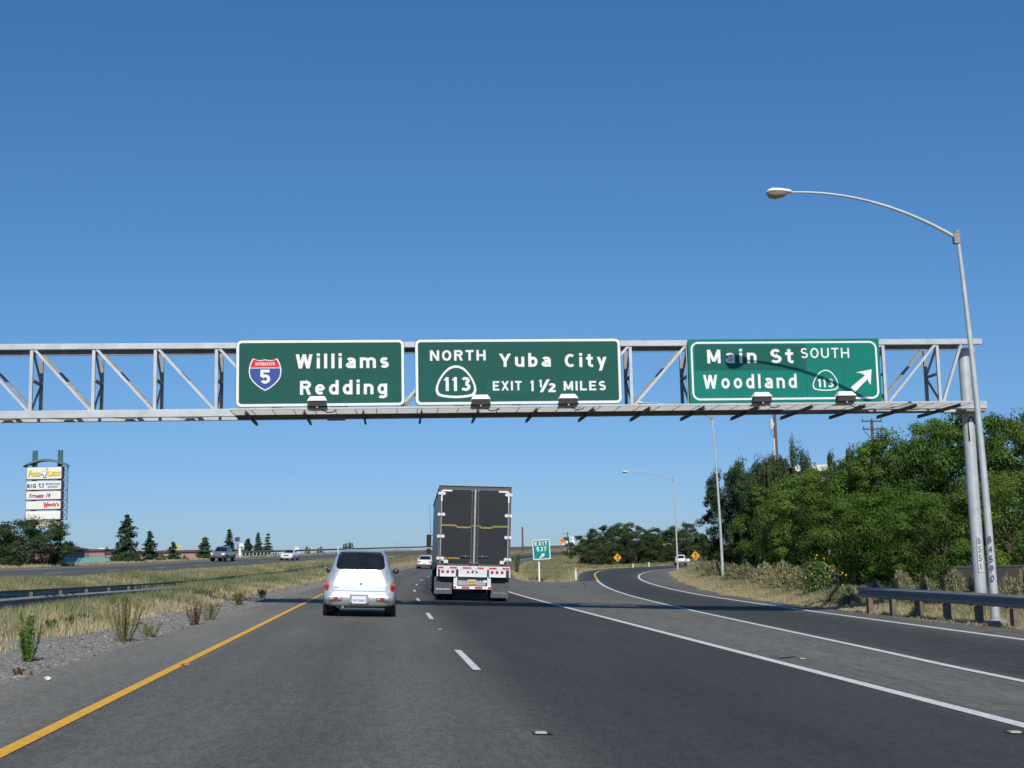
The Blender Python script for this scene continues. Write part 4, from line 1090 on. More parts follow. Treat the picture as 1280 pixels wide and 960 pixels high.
# ------------------------------------------------------------------ roadside signs
# exit number sign in the gore
px0, px1 = at(667.3, 688, 94.5), at(689.3, 688, 94.5)
bx = at(680.5, 727, 94.5); zg = zt(bx.x, 94.5)
t = thing('exit_sign', 'teal EXIT 537 sign with an arrow standing in the gore', 'road sign', (bx.x, 94.5, zg), (0, R(-2.2), R(-3)))
W = px1.x-px0.x; H = at(678, 674, 94.5).z-at(678, 699.5, 94.5).z; z0 = at(678, 699.5, 94.5).z-zg; xo = (px0.x+px1.x)/2-bx.x
obj('panel', MB().prism(rrect(xo-W/2, xo+W/2, z0, z0+H, .09), -.03, 0), S_TEAL, t)
obj('border', MB().ring(rrect(xo-W/2+.01, xo+W/2-.01, z0+.01, z0+H-.01, .09), rrect(xo-W/2+.075, xo+W/2-.075, z0+.075, z0+H-.075, .06), -.036, -.03), S_WHITE, t)
stroke_text('lettering', 'EXIT', xo-.48, xo+.46, z0+H*.70, z0+H*.90, -.032, S_WHITE, t, w=.2, gap=.25)
stroke_text('lettering', '537', xo-.36, xo+.36, z0+H*.41, z0+H*.63, -.032, S_WHITE, t, w=.2, gap=.2)
ax, az = xo+.02, z0+H*.20
obj('arrow', MB().prism([(ax-.20,az-.14),(ax-.11,az-.20),(ax+.06,az-.03),(ax+.13,az-.10),(ax+.20,az+.16),(ax-.08,az+.12),(ax-.01,az+.04)], -.038, -.03), S_WHITE, t)
obj('post', MB().box((0, .05, (z0+H*.8)/2-.1), (.12, .1, z0+H*.8+.2)), WOOD, t)
def delineator(px, py, Y, h, label, top=None):
    p = at(px, py, Y); z = zt(p.x, Y)
    t = thing('delineator_post', label, 'marker post', (p.x, Y, z))
    obj('post', MB().box((0, 0, h/2-.1), (.11, .02, h+.2)), WHITEP, t)
    obj('reflector', MB().box((0, -.014, h-.12), (.09, .008, .2)), top or S_WHITE, t)
    return t
delineator(674.3, 727, 94.2, 1.42, 'thin white marker post just left of the wooden exit sign post')
delineator(720, 724, 103, .92, 'white marker post with yellow top at the tip of the gore grass', S_YEL)
delineator(791.5, 711.5, 158, .5, 'pale marker post on the far verge of the ramp, left of the bend', WHITEP)
delineator(811.5, 711, 163, .6, 'pale marker post on the far verge, close to the white vehicle', WHITEP)
delineator(1012, 728, 66, 1.0, 'small white marker post half hidden in the dry shrubs left of the sunflowers', WHITEP)
# yellow warning diamonds on the ramp
def diamond(px, pyc, pyb, Y, half, label, col, sym, post=True, yaw=0):
    p = at(px, pyb, Y); z = zt(p.x, Y); c = at(px, pyc, Y)
    t = thing('warning_sign', label, 'warning sign', (p.x, Y, z), (0, 0, yaw)); cz = c.z-z
    obj('panel', MB().prism([(0, cz-half), (half, cz), (0, cz+half), (-half, cz)], -.02, 0), col, t)
    k0, k1 = half*.93, half*.87
    obj('border', MB().ring([(0, cz-k0), (k0, cz), (0, cz+k0), (-k0, cz)], [(0, cz-k1), (k1, cz), (0, cz+k1), (-k1, cz)], -.026, -.02), BLACK, t)
    s = half
    if sym:   # black tipping lorry over a pale plate
        m = MB(); q = lambda pts: m.prism([(x*s, cz+y*s) for x, y in pts], -.028, -.02)
        q([(-.20,.12),(.12,.02),(.24,.42),(-.08,.52)]); q([(.14,.02),(.30,-.03),(.34,.12),(.18,.20)])
        q([(-.16,.02),(-.06,-.02),(-.04,.09),(-.13,.12)])
        obj('symbol', m, BLACK, t)
        obj('speed_plate', MB().prism([(-.15*s, cz-.52*s), (.20*s, cz-.52*s), (.20*s, cz-.16*s), (-.15*s, cz-.16*s)], -.028, -.02), mat('plate_dark_green', (.03,.06,.04), .6), t)
    if post: obj('post', MB().box((0, .05, cz/2), (.10, .08, cz+.2)), WOOD, t)
    return t
diamond(772.3, 697, 713, 150, .50, 'yellow warning diamond standing before the dark trees left of the bend', S_YEL, True)
diamond(870, 694.5, 712, 136, .51, 'yellow warning diamond right of the white vehicle beside the dry shrubs', S_YEL, True)
p = at(860.5, 711, 137); zg = zt(p.x, 137)
t = thing('small_sign', 'small white plate on a short post right of the white vehicle', 'road sign', (p.x, 137, zg))
c = at(860.5, 700, 137).z-zg
obj('panel', MB().prism(rrect(-.20, .20, c-.13, c+.13, .02), -.02, 0), S_WHITE, t); obj('post', MB().box((0, .04, c/2), (.06, .06, c+.1)), GALV_D, t)
# orange diamond and boards by the crest
Yc = 262.0
p = at(703, 683, Yc); zg = zt(p.x, Yc)
t = diamond(703, 676.6, 684.5, Yc, .68, 'orange warning diamond on the crest right of the exit sign', mat('sign_orange', (.80,.30,.012), .5), False)
sc_ = at(703, 676.6, Yc).z-zt(at(703, 684.5, Yc).x, Yc)
obj('symbol', MB().prism([(-.18, sc_-.05), (.22, sc_-.02), (.16, sc_+.26), (-.06, sc_+.30)], -.028, -.02), BLACK, t)
obj('plate', MB().prism([(.05, sc_-.85), (.55, sc_-.75), (.55, sc_-.35), (.05, sc_-.45)], -.03, 0), S_WHITE, t)
def board(x0, x1, y0, y1, Y, label, col, nm='guide_sign', patch=None, cat='road sign'):
    p = at((x0+x1)/2, y1, Y); zg = zt(p.x, Y)
    t = thing(nm, label, cat, (p.x, Y, zg))
    a = at(x0, y1, Y).x-p.x; b = at(x1, y1, Y).x-p.x; zb = p.z-zg; zt__ = at((x0+x1)/2, y0, Y).z-zg
    obj('panel', MB().prism(rrect(a, b, zb, zt__, .08), -.05, 0), col, t)
    for x in (a*.6, b*.6): obj('post', MB().box((x, .08, zt__/2), (.12, .1, zt__)), GALV_D, t)
    if patch:
        m = MB()
        for u0, u1, v0, v1 in patch: m.prism([(a+(b-a)*u0, zb+(zt__-zb)*v0), (a+(b-a)*u1, zb+(zt__-zb)*v0), (a+(b-a)*u1, zb+(zt__-zb)*v1), (a+(b-a)*u0, zb+(zt__-zb)*v1)], -.056, -.05)
        obj('marking', m, S_WHITE if col is not S_WHITE else S_PATCH2, t)
    return t
board(704.5, 711.8, 671.3, 680, 270, 'small dark green board behind the orange diamond on the crest', S_PATCH2, patch=[(.35,.75,.1,.45)])
board(712.2, 717.8, 671, 679.8, 275, 'small white board beside the dark green one on the crest', S_WHITE, patch=[(.2,.45,.5,.85)])

# ------------------------------------------------------------------ utility poles
def cyl_pole(name, label, px, py_top, Y, r, cat='utility pole', group=None):
    p = at(px, 700, Y); z = zt(p.x, Y); top = at(px-(700-py_top)*.02, py_top, Y)
    t = thing(name, label, cat, (top.x, Y, z), group=group); H = top.z-z
    obj('pole', MB().tube([(0, 0, -.5), (0, 0, H)], [r*1.2, r*.85], 12), POLEW, t, smooth=50)
    return t, H
t, H = cyl_pole('utility_pole', 'utility pole carrying a pale transformer, under the Woodland sign', 968+3.5, 508, 112, .16)
u = lambda py: at(968, py, 112).z-t.location.z
obj('transformer', MB().tube([(-.34, -.1, u(536)), (-.34, -.1, u(525.5))], .17, 14).tube([(-.34, -.1, u(525.5)), (-.34, -.1, u(524))], [.17, .08], 14).box((-.14, -.05, u(530)), (.2, .08, .3)), mat('transformer_grey', (.55,.57,.58), .5), t, smooth=40)
obj('riser', MB().tube([(-.17, -.12, u(590)), (-.17, -.12, u(548))], .055, 8), mat('riser_white', (.66,.67,.68), .6), t)
obj('cable', MB().tube([(-.34, -.12, u(537)), (-.50, -.12, u(541)), (-.22, -.12, u(547))], .02, 6), BLACK, t)
obj('crossarm', MB().box((.0, -.16, u(509)), (2.0, .1, .12)), POLEW, t)
t, H = cyl_pole('utility_pole', 'utility pole with two crossarms rising out of the green trees', 1089.5+3.5, 524.5, 112, .145)
u = lambda py: at(1090, py, 112).z-t.location.z
for py, wd, dx in ((526.8, 1.9, -.05), (536.5, 1.95, .02)):
    a = obj('crossarm', MB().box((dx, -.17, u(py)), (wd, .10, .13)), POLEW, t)
    a.rotation_euler = (0, 0, 0)
    for x in (-.85, .0, .85):
        obj('insulator', MB().tube([(dx+x, -.17, u(py)+.06), (dx+x, -.17, u(py)+.26)], [.04, .05], 8), mat('insulator_brown', (.10,.07,.06), .4), a)
obj('brace', MB().tube([(-.85, -.2, u(538)), (-.72, -.2, u(541)), (-.02, -.2, u(549))], .035, 6).tube([(.8, -.2, u(537)), (.62, -.2, u(542)), (.02, -.2, u(548))], .03, 6), POLEW, t)
obj('riser', MB().tube([(.14, -.13, u(574)), (.10, -.13, u(553))], .055, 8), MATS['riser_white'], t)
cyl_pole('utility_pole', 'bare distant pole on the skyline between truck and exit sign', 653.2+.5, 658.5, 300, .2)
t, H = cyl_pole('utility_pole', 'tiny distant pole with a crossarm behind the crest signs', 709.5+.5, 665.5, 330, .13)
obj('crossarm', MB().box((-.4, -.1, H-.35), (1.9, .1, .12)), POLEW, t)
def skyline(px, py, Y, w, label, col, nm='marker_post', cat='post', h=None):
    p = at(px, py, Y); z = zt(p.x, Y); t = thing(nm, label, cat, (p.x, Y, z))
    obj('post', MB().box((0, 0, (p.z-z)/2), (w, w, p.z-z)), col, t); obj('cap', MB().box((0, 0, p.z-z+.04), (w*1.4, w*1.4, .08)), col, t); return t
skyline(422.5, 683, 240, .10, 'slim white post above the far guardrail, left of the round trees', WHITEP)
skyline(496.6, 676.5, 330, .22, 'reddish mast above the far guardrail near the white sedan', mat('mast_red', (.45,.25,.2), .7), 'mast', 'mast')
skyline(371.5, 683.5, 250, .8, 'white stub behind the far guardrail, right of the oncoming white sedan', WHITEP, 'marker_post')

# ------------------------------------------------------------------ shopping centre on the left
PYL = 200.0
def pz(py, px=57): return at(px, py, PYL).z
t0p = at(57, 690, PYL); zg = zt(t0p.x, PYL)
t = thing('pylon_sign', 'tall shopping centre pylon with five white panels under a green arch', 'pylon sign', (t0p.x, PYL, zg), (0, 0, R(-6)))
TEALP = mat('teal_steel', (.045,.16,.17), .5, 0, col2=(.035,.12,.13), scale=2)
FRM = mat('sign_cabinet_purple', (.12,.10,.16), .6)
PANEL = mat('sign_panel_cream', (.74,.73,.66), .5)
lx = lambda px: at(px, 620, PYL).x-t0p.x
lz = lambda py: pz(py)-zg
for px in (41.8, 74.6):
    m = MB()
    for d in (-.22, .22): m.box((lx(px)+d, 0, lz(563)/2), (.24, .36, lz(563)))
    m.box((lx(px), .05, lz(563)/2), (.3, .2, lz(563)-.2))
    obj('post', m, TEALP, t)
arc = [(lx(57+28.5*u), lz(582.5-8.5*math.cos(u*math.pi/2)**.8)) for u in np.linspace(-1, 1, 17)]
arc2 = [(x, z-(.30 if abs(x) < 3 else .12)) for x, z in arc]
obj('arch', MB().prism(arc+arc2[::-1], -.75, .75), mat('arch_green', (.10,.16,.13), .5), t)
rows_ = [(584.3, 598.8), (601.5, 612), (614.2, 624.2), (626.5, 636.5), (639, 649.3)]
for i, (a, b) in enumerate(rows_):
    cab = obj('cabinet', MB().box((lx(56), 0, (lz(a)+lz(b))/2), (lx(79)-lx(33), 1.0, lz(a)-lz(b)+.12)), FRM, t)
    pf = obj('sign_face', MB().prism(rrect(lx(33.6), lx(78), lz(b), lz(a), .12), -.53, -.5), PANEL, cab)
    fm = MB()
    for x in (lx(30.6), lx(84)):
        fm.bar((x, .35, lz(b)-.1), (x, .35, lz(a)+.1), .09)
    for z in (lz(a)+.06, lz(b)-.06): fm.bar((lx(30.3), .35, z), (lx(84.3), .35, z), .09)
    fm.bar((lx(79), .2, lz(b)), (lx(84), .2, lz(a)), .06).bar((lx(79), .2, lz(a)), (lx(84), .2, lz(b)), .06)
    obj('side_frame', fm, mat('frame_slate', (.08,.10,.14), .6), cab)
    Yp = -.532
    T = lambda s, x0, x1, y0, y1, m, **k: text('lettering', s, lx(x0), lx(x1), lz(y1), lz(y0), Yp, m, cab, depth=.02, **k)
    if i == 0:
        yl = mat('letter_yellow', (.75,.62,.02), .5); bl = mat('letter_navy', (.02,.03,.14), .5)
        for off, m, dep in ((.35, bl, 0), (0, yl, 1)):
            for s, x0, x1, y0, y1 in (('F', 35, 39.5, 588, 595.8), ('OOD', 39.3, 51.3, 590, 595.8), ('L', 60.5, 64.5, 588, 595.5), ('ESS', 64.3, 76.8, 589.8, 595.3)):
                text('lettering', s, lx(x0+off), lx(x1+off), lz(y1+off), lz(y0+off), Yp-.03*dep, m, cab, depth=.02, bold=.06, shear=.2)
        T('4', 52.2, 60.4, 585.4, 597.6, bl, bold=.11, shear=.2)
        text('lettering', '4', lx(52.9), lx(59.5), lz(596.4), lz(585.8), Yp-.03, WHITEP, cab, depth=.02, bold=.05, shear=.2)
    elif i == 1:
        T('BIG', 34.5, 46, 605, 609.8, MATS['letter_navy'], bold=.05, space=1.3)
        obj('emblem', MB().prism([(lx(49), lz(604.5)), (lx(56.5), lz(604.3)), (lx(55.8), lz(609.8)), (lx(50.5), lz(609.8))][::-1], -.545, -.53), mat('emblem_blue', (.06,.14,.45), .5), cab)
        text('lettering', '5', lx(51.5), lx(54.8), lz(609.2), lz(605), -.548, WHITEP, cab, depth=.02, bold=.05)
        T('SPORTING', 58.5, 76.5, 604.2, 606.7, MATS['letter_navy'], bold=.03)
        T('GOODS', 61, 73.8, 607.6, 610.1, MATS['letter_navy'], bold=.03)
    elif i == 2:
        T('F', 37.5, 40.2, 617, 622.6, mat('letter_maroon', (.25,.02,.05), .5), bold=.06, shear=.25)
        T('ITNESS', 40, 56.5, 618.6, 622.4, MATS['letter_maroon'], bold=.06, shear=.25)
        T('19', 59.3, 65, 617.2, 622.2, MATS['letter_maroon'], bold=.06, shear=.2)
    elif i == 3:
        rd = mat('letter_red', (.50,.02,.03), .5)
        T('W', 56, 62.5, 628, 636, rd, bold=.06); T("endy's", 61.8, 76.3, 628.3, 634.6, rd, bold=.06)
    else:
        obj('bare_strip', MB().box((lx(56), -.535, lz(641)), (5, .01, .5)), WHITEP, cab)
lc = obj('cabinet', MB().box((lx(63), 0, lz(655)), (lx(79)-lx(46), .8, lz(652)-lz(658.3))), FRM, t)
obj('sign_face', MB().prism(rrect(lx(46.4), lx(76.8), lz(658), lz(652.6), .05), -.43, -.4), mat('panel_tan', (.62,.50,.26), .5), lc)
obj('emblem', MB().box((lx(72), -.44, lz(655.4)), (.5, .02, .35)), mat('emblem_slate', (.12,.2,.25), .6), lc)
# buildings
BRICK = mat('brick_pink', (.30,.20,.175), .85, 0, col2=(.26,.165,.145), scale=.5)
BRICK2 = mat('brick_pink_pale', (.36,.25,.22), .85, 0, col2=(.31,.21,.18), scale=.5)
TRIM = mat('maroon_trim', (.10,.045,.045), .7)
TEALR = mat('teal_metal_roof', (.16,.40,.36), .5, 0, col2=(.13,.34,.31), scale=1.5)
YB = 215.0
zb = -1.5
def bp_(px, py, Y): return at(px, py, Y)
a = bp_(40, 689, YB); b = bp_(131, 688.5, YB); c = bp_(246, 690.5, YB)
t = thing('shop_building', 'long low pink brick shop building with maroon trim and teal awning', 'building', (b.x, YB, zb))
obj('wall', MB().box(((a.x-b.x)/2, 8, (b.z-zb)/2), (b.x-a.x, 16, b.z-zb)), BRICK, t)
obj('wing_wall', MB().box(((c.x-b.x)/2+.01, 9, (c.z-zb)/2+.05), (c.x-b.x, 17, c.z-zb+.1)), BRICK2, t)
obj('parapet', MB().box(((a.x-b.x)/2, 7.9, b.z-zb+.13), (b.x-a.x+.2, 16.4, .34)).box(((c.x-b.x)/2+.02, 8.9, c.z-zb+.25), (c.x-b.x+.2, 17.4, .34)), TRIM, t)
A0 = bp_(77, 697, YB-4); A1 = bp_(136, 697, YB-4); lo = bp_(77, 706.5, YB-8); lo1 = bp_(142, 706, YB-8)
rel = lambda v: (v.x-b.x, v.y-YB, v.z-zb)
aw = [rel(A0), rel(A1), rel(lo1), rel(lo)]
m = MB(); m.add(aw+[(p[0], p[1]+.1, p[2]-.25) for p in aw], [(0,1,2,3),(4,7,6,5),(0,4,5,1),(1,5,6,2),(2,6,7,3),(3,7,4,0)])
q0, q1 = rel(A0), rel(A1); m.add([q0, q1, (q1[0], 0, q1[2]), (q0[0], 0, q0[2])], [(0,1,2,3)])
obj('awning', m, TEALR, t)
for px in (80, 98, 118, 138):
    p = rel(bp_(px, 705, YB-7.5)); obj('awning_post', MB().box((p[0], p[1], p[2]/2), (.35, .35, p[2])), BRICK2, t)
wd = MB()
for k in range(7): wd.box((2.6+3.6*k, -.03+.5, 1.6), (1.8, .06, 2.0))
ridge = bp_(74, 678.5, YB+14)
t = thing('hip_roof_building', 'maroon hipped roof showing behind the pylon post and big tree', 'building', (bp_(70, 690, YB+12).x, YB+20, zb))
o0 = t.location
e = [bp_(48, 687.8, YB+12), bp_(94.5, 687.5, YB+12)]
ez = e[0].z-zb; x0, x1 = e[0].x-o0.x, e[1].x-o0.x; rz = bp_(70, 680, YB+20).z-zb
obj('roof', MB().add([(x0,-8,ez),(x1,-8,ez),(x1,8,ez),(x0,8,ez),(x0+2.2,0,rz),(x1-4.2,0,rz)], [(0,1,5,4),(1,2,5),(2,3,4,5),(3,0,4),(0,3,2,1)]), TRIM, t)
obj('wall', MB().box(((x0+x1)/2, 0, ez/2-.05), (x1-x0-1.2, 14.5, ez-.1)), BRICK, t)
a = bp_(225, 691, 262); b = bp_(275, 692.5, 262)
t = thing('brown_building', 'low brown building partly hidden behind the small conifers', 'building', (a.x, 262, zb))
obj('wall', MB().box(((b.x-a.x)/2, 6, (b.z-zb)/2), (b.x-a.x, 12, b.z-zb)), mat('brown_stucco', (.25,.18,.14), .85), t)
obj('parapet', MB().box(((b.x-a.x)/2, 6, b.z-zb+.12), (b.x-a.x+.3, 12.3, .24)), TRIM, t)
# golden arches sign
p = at(232.7, 690, 228)
t = thing('arches_sign', 'small sign of twin yellow arches on a red board above the roofs', 'shop sign', (p.x, 228, zb))
H = p.z-zb; u = lambda px, py: (at(px, py, 228).x-p.x, at(px, py, 228).z-zb)
m = MB()
for px in (230.9, 234.6):
    pts = [Vector((u(px+1.75*math.cos(k), 0)[0], 0, u(px, 688.3-6.2*math.sin(k)**.8 if math.sin(k) > 1e-6 else 688.3)[1])) for k in np.linspace(math.pi, 0, 13)]
    m.tube(pts, .10, 8)
obj('arches', m, mat('arch_yellow', (.80,.50,.02), .5), t)
z0 = u(232, 690)[1]; z1 = u(232, 687.9)[1]
obj('board', MB().box((0, .1, (z0+z1)/2), (u(237, 690)[0]-u(228.5, 690)[0], .2, z1-z0)), S_RED, t)
obj('post', MB().box((0, .3, z0/2), (.3, .3, z0)), GALV_D, t)
p = at(296, 700, 232)
t = thing('pole_sign', 'dark red and navy pole sign beside the pointed conifer', 'shop sign', (p.x, 232, zb)); u = lambda py: at(296, py, 232).z-zb
obj('post', MB().box((0, .2, u(678)/2), (.3, .3, u(678))), GALV_D, t)
obj('panel', MB().box((.1, 0, (u(671.5)+u(677))/2), (.72, .3, u(671.5)-u(677))), mat('navy_panel', (.03,.04,.12), .5), t)
obj('panel', MB().box((-.35, 0, (u(672.5)+u(676))/2), (.2, .32, u(672.5)-u(676))), mat('panel_dark_red', (.30,.06,.05), .5), t)
p = at(301, 700, 236)
t = thing('roof_board', 'pale leaning board with a brown base beside the dark pole sign', 'shop sign', (p.x, 236, zb)); u = lambda py: at(301, py, 236).z-zb
obj('panel', MB().prism([(-.3, u(683.5)), (.55, u(682.5)), (.35, u(679)), (-.15, u(679.2))], -.1, .1), WHITEP, t)
obj('wall', MB().box((-.3, .3, u(684)/2), (.9, .4, u(684))), MATS['brown_stucco'], t)
# pale roof behind the right-hand trees
p0 = at(990, 582, 128); p1 = at(1032, 582, 128); zg = zt(p0.x, 128)
t = thing('white_roofed_building', 'building whose pale flat roof edge shows above the right trees', 'building', (p0.x, 128, zg))
w = p1.x-p0.x; h = at(1016, 581, 128).z-zg
obj('wall', MB().box((w/2, 5, h/2-.3), (w, 10, h-.6)), mat('beige_wall', (.42,.38,.32), .85), t)
obj('roof', MB().box((w/2, 4.9, h-.35), (w+.8, 11, .62)), mat('pale_roof', (.68,.66,.60), .7), t)
for k in range(2): obj('window', MB().box((w*.3+w*.4*k, -.02, h-1.8), (.9, .08, .9)), GLASS, t)
# low wall behind the guardrail
p0 = at(1192, 710, 47); p1 = at(1300, 709, 47)
zg = zt(21, 47)
t = thing('boundary_wall', 'low dark block wall in the shade under the right-hand trees', 'wall', (p0.x, 47, zg))
wl = p1.x-p0.x
obj('wall', MB().box((wl/2, .1, (p0.z-zg)/2), (wl, .2, p0.z-zg)), mat('shaded_block_wall', (.045,.042,.037), .9, 0, col2=(.03,.027,.024), scale=2, bump=.3), t)  # the shade of the trees is put into this near-black colour
obj('coping', MB().box((wl/2, .1, p0.z-zg+.03), (wl+.02, .26, .06)), mat('coping', (.06,.056,.05), .9), t)  # coping colour darkened for the same tree shade

# ------------------------------------------------------------------ small things on the pavement
for px, py, lbl_ in ((676, 917, 'pale raised pavement marker in the foreground on the lane line'), (550, 787, 'small raised pavement marker between the two nearest lane dashes'), (1268, 916, 'raised pavement marker beside the white edge line at the right picture edge'), (1003, 823.5, 'raised pavement marker on the ramp line, pale')):
    t_ = None
    for Y in np.arange(4, 80, .05):
        q = at(px, py, Y)
        if q.z < zt(q.x, q.y)+.008: break
    m = MB().loft([[(-.048,-.048,0),(.048,-.048,0),(.048,.048,0),(-.048,.048,0)], [(-.040,-.026,.016),(.040,-.026,.016),(.040,.026,.016),(-.040,.026,.016)]])
    ribbon('tar_patch', [[(q.x-.075+.02*math.sin(k), q.y-.075+.05*k) for _ in (0,)]+[(q.x+.08+.02*math.cos(k*2), q.y-.075+.05*k)] for k in range(4)], mat('tar', (.022,.021,.022), .7), [[(0, k), (1, k)] for k in range(4)], .0075)
    o = obj('pavement_marker', m, mat('marker_cream', (.40,.365,.30), .6), None, loc=(q.x, q.y, zt(q.x, q.y)+.004)); o.rotation_euler = (0, BANK, 0); tag(o, lbl_, 'road marker')
for px, py, lbl_, col, sz in ((231, 832, 'orange brown scrap lying beside the yellow line', (.42,.15,.07), (.11, .04, .03)), (59.5, 850.5, 'small white stone on the left shoulder', (.7,.7,.68), (.05, .05, .04))):
    for Y in np.arange(4, 80, .05):
        q = at(px, py, Y)
        if q.z < zt(q.x, q.y)+.008: break
    m = MB().sphere((0, 0, sz[2]/2), (sz[0]/2, sz[1]/2, sz[2]/2), 8, 5)
    for i, v in enumerate(m.v): m.v[i] = (v[0]+.02*math.sin(i*2.1), v[1]+.01*math.cos(i*1.7), v[2])
    o = obj('road_debris', m, mat('debris_'+('orange' if sz[0] > .09 else 'white'), col, .8), None, loc=(q.x, q.y, zt(q.x, q.y)+.006)); tag(o, lbl_, 'debris')
# dark tar cracks on the gore
for k, pts in enumerate(([(958, 822.5), (975, 823.5), (990, 822.5), (996, 821.5)], [(700, 734.5), (708, 733), (716, 734.5)], [(726, 726), (730, 730), (733, 734)], [(854, 730), (862, 733), (872, 734)])):
    g_ = []
    for px, py in pts:
        for Y in np.arange(4, 140, .1):
            q = at(px, py, Y)
            if q.z < zt(q.x, q.y): break
        g_.append((q.x, q.y))
    rows = []
    for i, (x, y) in enumerate(g_): w_ = (.05 if k == 0 else .28)*(1 if 0 < i < len(g_)-1 else .4); rows.append([(x, y-w_), (x, y+w_)])
    ribbon('tar_patch', rows, mat('tar', (.022,.021,.022), .7), [[(0, i), (1, i)] for i in range(len(rows))], .012)

#VEG0

# ------------------------------------------------------------------ trees
def quads(c, n, up, a, b):
    """leaf quads: centres c, normals n, in-plane direction up, half sizes a (long) and b"""
    n = n/np.linalg.norm(n, axis=1)[:, None]
    u = up-n*(up*n).sum(1)[:, None]; u /= np.linalg.norm(u, axis=1)[:, None]+1e-9
    w = np.cross(n, u); a = a[:, None]; b = b[:, None]
    v = np.stack([c-u*a, c+w*b-u*a*.1, c+u*a, c-w*b-u*a*.1], 1).reshape(-1, 3)
    return v, np.arange(len(v)).reshape(-1, 4)
def crown(rng, h, w, nl, lobes, leaf, z0=.02, shape=1.0, rag=.25, spiky=0.0, bell=True, hollow=.5, big=1.0, boughs=20):
    C_ = []; N_ = []
    cz = h*(z0+1)/2; rz = h*(1-z0)/2
    k = 0
    prof = lambda u: (.60+.40*math.sin(min(1, u/.5)*math.pi/2)) if u < .5 else max(.05, 1-((u-.5)/.52)**2.6)**.6
    nb = boughs; BO = []
    for i in range(nb):               # boughs spread over the crown, with shaded hollows between them
        u = ((i+rng.uniform(.1, .9))/nb)**.85; a = i*2.399+rng.uniform(-.5, .5); q = rng.uniform(.62, .92)
        BO.append((np.array([math.cos(a)*w/2*prof(u)*q, math.sin(a)*w/2*prof(u)*q, h*(z0+.06+(.86-z0)*u)]), w*rng.uniform(.13, .21)*big, a))
    per = int(nl*.86/nb)
    for c, R_b, a in BO:
        out = np.array([math.cos(a)*.8, math.sin(a)*.8, .75])
        for _ in range(9):
            d = rng.normal(size=3)*.75+out; d /= np.linalg.norm(d); m = int(per/9*rng.uniform(.5, 1.5))
            pc = c+d*R_b*rng.uniform(.55, 1.0)*np.array([1.15, 1.15, .8]); lr = R_b*rng.uniform(.28, .5)
            q = rng.normal(size=(m, 3)); q /= np.linalg.norm(q, axis=1)[:, None]
            rr = lr*rng.uniform(.3, 1.1, m)**.6
            st_ = np.array([1.2, 1.2, .75]) if not spiky else np.array([.7, .7, 1.7])
            C_.append(pc+q*rr[:, None]*st_); N_.append(q*1.3+d*.6+np.array([0, 0, .5])+rng.normal(size=(m, 3))*.45)
    m = int(nl*.14); u = rng.random(m); a = rng.uniform(0, 6.28, m); q = np.sqrt(rng.random(m))*.72*np.array([prof(x) for x in u])*w/2
    C_.append(np.stack([np.cos(a)*q, np.sin(a)*q, h*(z0+(.88-z0)*u)], 1)); N_.append(rng.normal(size=(m, 3))+np.array([0, 0, .4]))
    C_ = np.concatenate(C_); N_ = np.concatenate(N_); m = len(C_)
    up = rng.normal(size=(m, 3)); up[:, 2] -= .4
    if spiky: up = rng.normal(size=(m, 3))*.5; up[:, 2] += 1
    return quads(C_, N_, up, leaf*rng.uniform(.6, 1.3, m), leaf*.5*rng.uniform(.6, 1.2, m))
def trunk_mesh(rng, h, w, r=.16):
    m = MB(); m.tube([(0, 0, -.4), (.04*w*rng.normal()*.3, 0, h*.25), (.05*w*rng.normal(), .05*w*rng.normal(), h*.6)], [r*1.3, r, r*.5], 9)
    for k in range(7):
        a = rng.uniform(0, 6.28); z = h*rng.uniform(.15, .5); L = w*rng.uniform(.25, .42)
        m.tube([(0, 0, z), (L*.5*math.cos(a), L*.5*math.sin(a), z+L*.5), (L*math.cos(a), L*math.sin(a), z+L*.9)], [r*.5, r*.32, r*.12], 6)
    return m
def proto_tree(name, seed, h, w, nl, lobes, leaf, material, **kw):
    rng = np.random.default_rng(seed)
    t = bpy.data.objects.new(name, None); t.empty_display_size = .2
    v, f = crown(rng, h, w, nl, lobes, leaf, **kw)
    c = fast_mesh('crown', v, f, material); c.parent = t
    tr = obj('trunk', trunk_mesh(rng, h, w), BARK, t, smooth=50)
    t['h'] = h; t['w'] = w; return t
def put_tree(proto, label, px, pyt, Y, wpx, group, cat='tree', base=None, sink=0.0):
    p = at(px, 700, Y); x = p.x; z = zt(x, Y) if base is None else base
    top = at(px, pyt, Y).z; s = (top-z)/proto['h']; sw = (wpx/FOC*Y)/proto['w']
    t = copy_tree(proto); t.name = proto.name; t.location = (x, Y, z-sink); t.scale = (sw, sw, s)
    t.rotation_euler = (0, 0, (px*12.9898) % 6.28)
    for k in ('h', 'w'): del t[k]
    return tag(t, label, cat, group)
bA = [proto_tree('broadleaf_tree', 10+i, 7.5, 7.0, 36000, 44, .080, LEAF, boughs=22, big=1.08) for i in range(4)]
bD = [proto_tree('broadleaf_tree', 30+i, 6.0, 6.0, 16000, 46, .115, LEAF_D, boughs=18, big=1.1) for i in range(3)]
bO = [proto_tree('olive_tree', 50+i, 7.0, 6.0, 38000, 90, .090, LEAF_O, spiky=(i == 1), boughs=30, big=1.05) for i in range(2)]
bS = proto_tree('upright_tree', 61, 7.5, 4.0, 14000, 70, .11, LEAF_D, bell=False, spiky=1, shape=1.6)
gR = 'green trees along the right side of the ramp'
put_tree(bO[0], 'dark olive tree at the left end of the right-hand tree row', 918, 588, 104, 74, gR)
put_tree(bO[0], 'dark tree behind the utility pole with the transformer', 948, 574, 99, 80, gR)
put_tree(bO[1], 'dark tree with brush-like upright tufts in front of the pale roof', 990, 567, 96, 80, gR)
put_tree(bS, 'slim upright dark tree left of the transformer pole', 962, 572, 94, 44, gR)
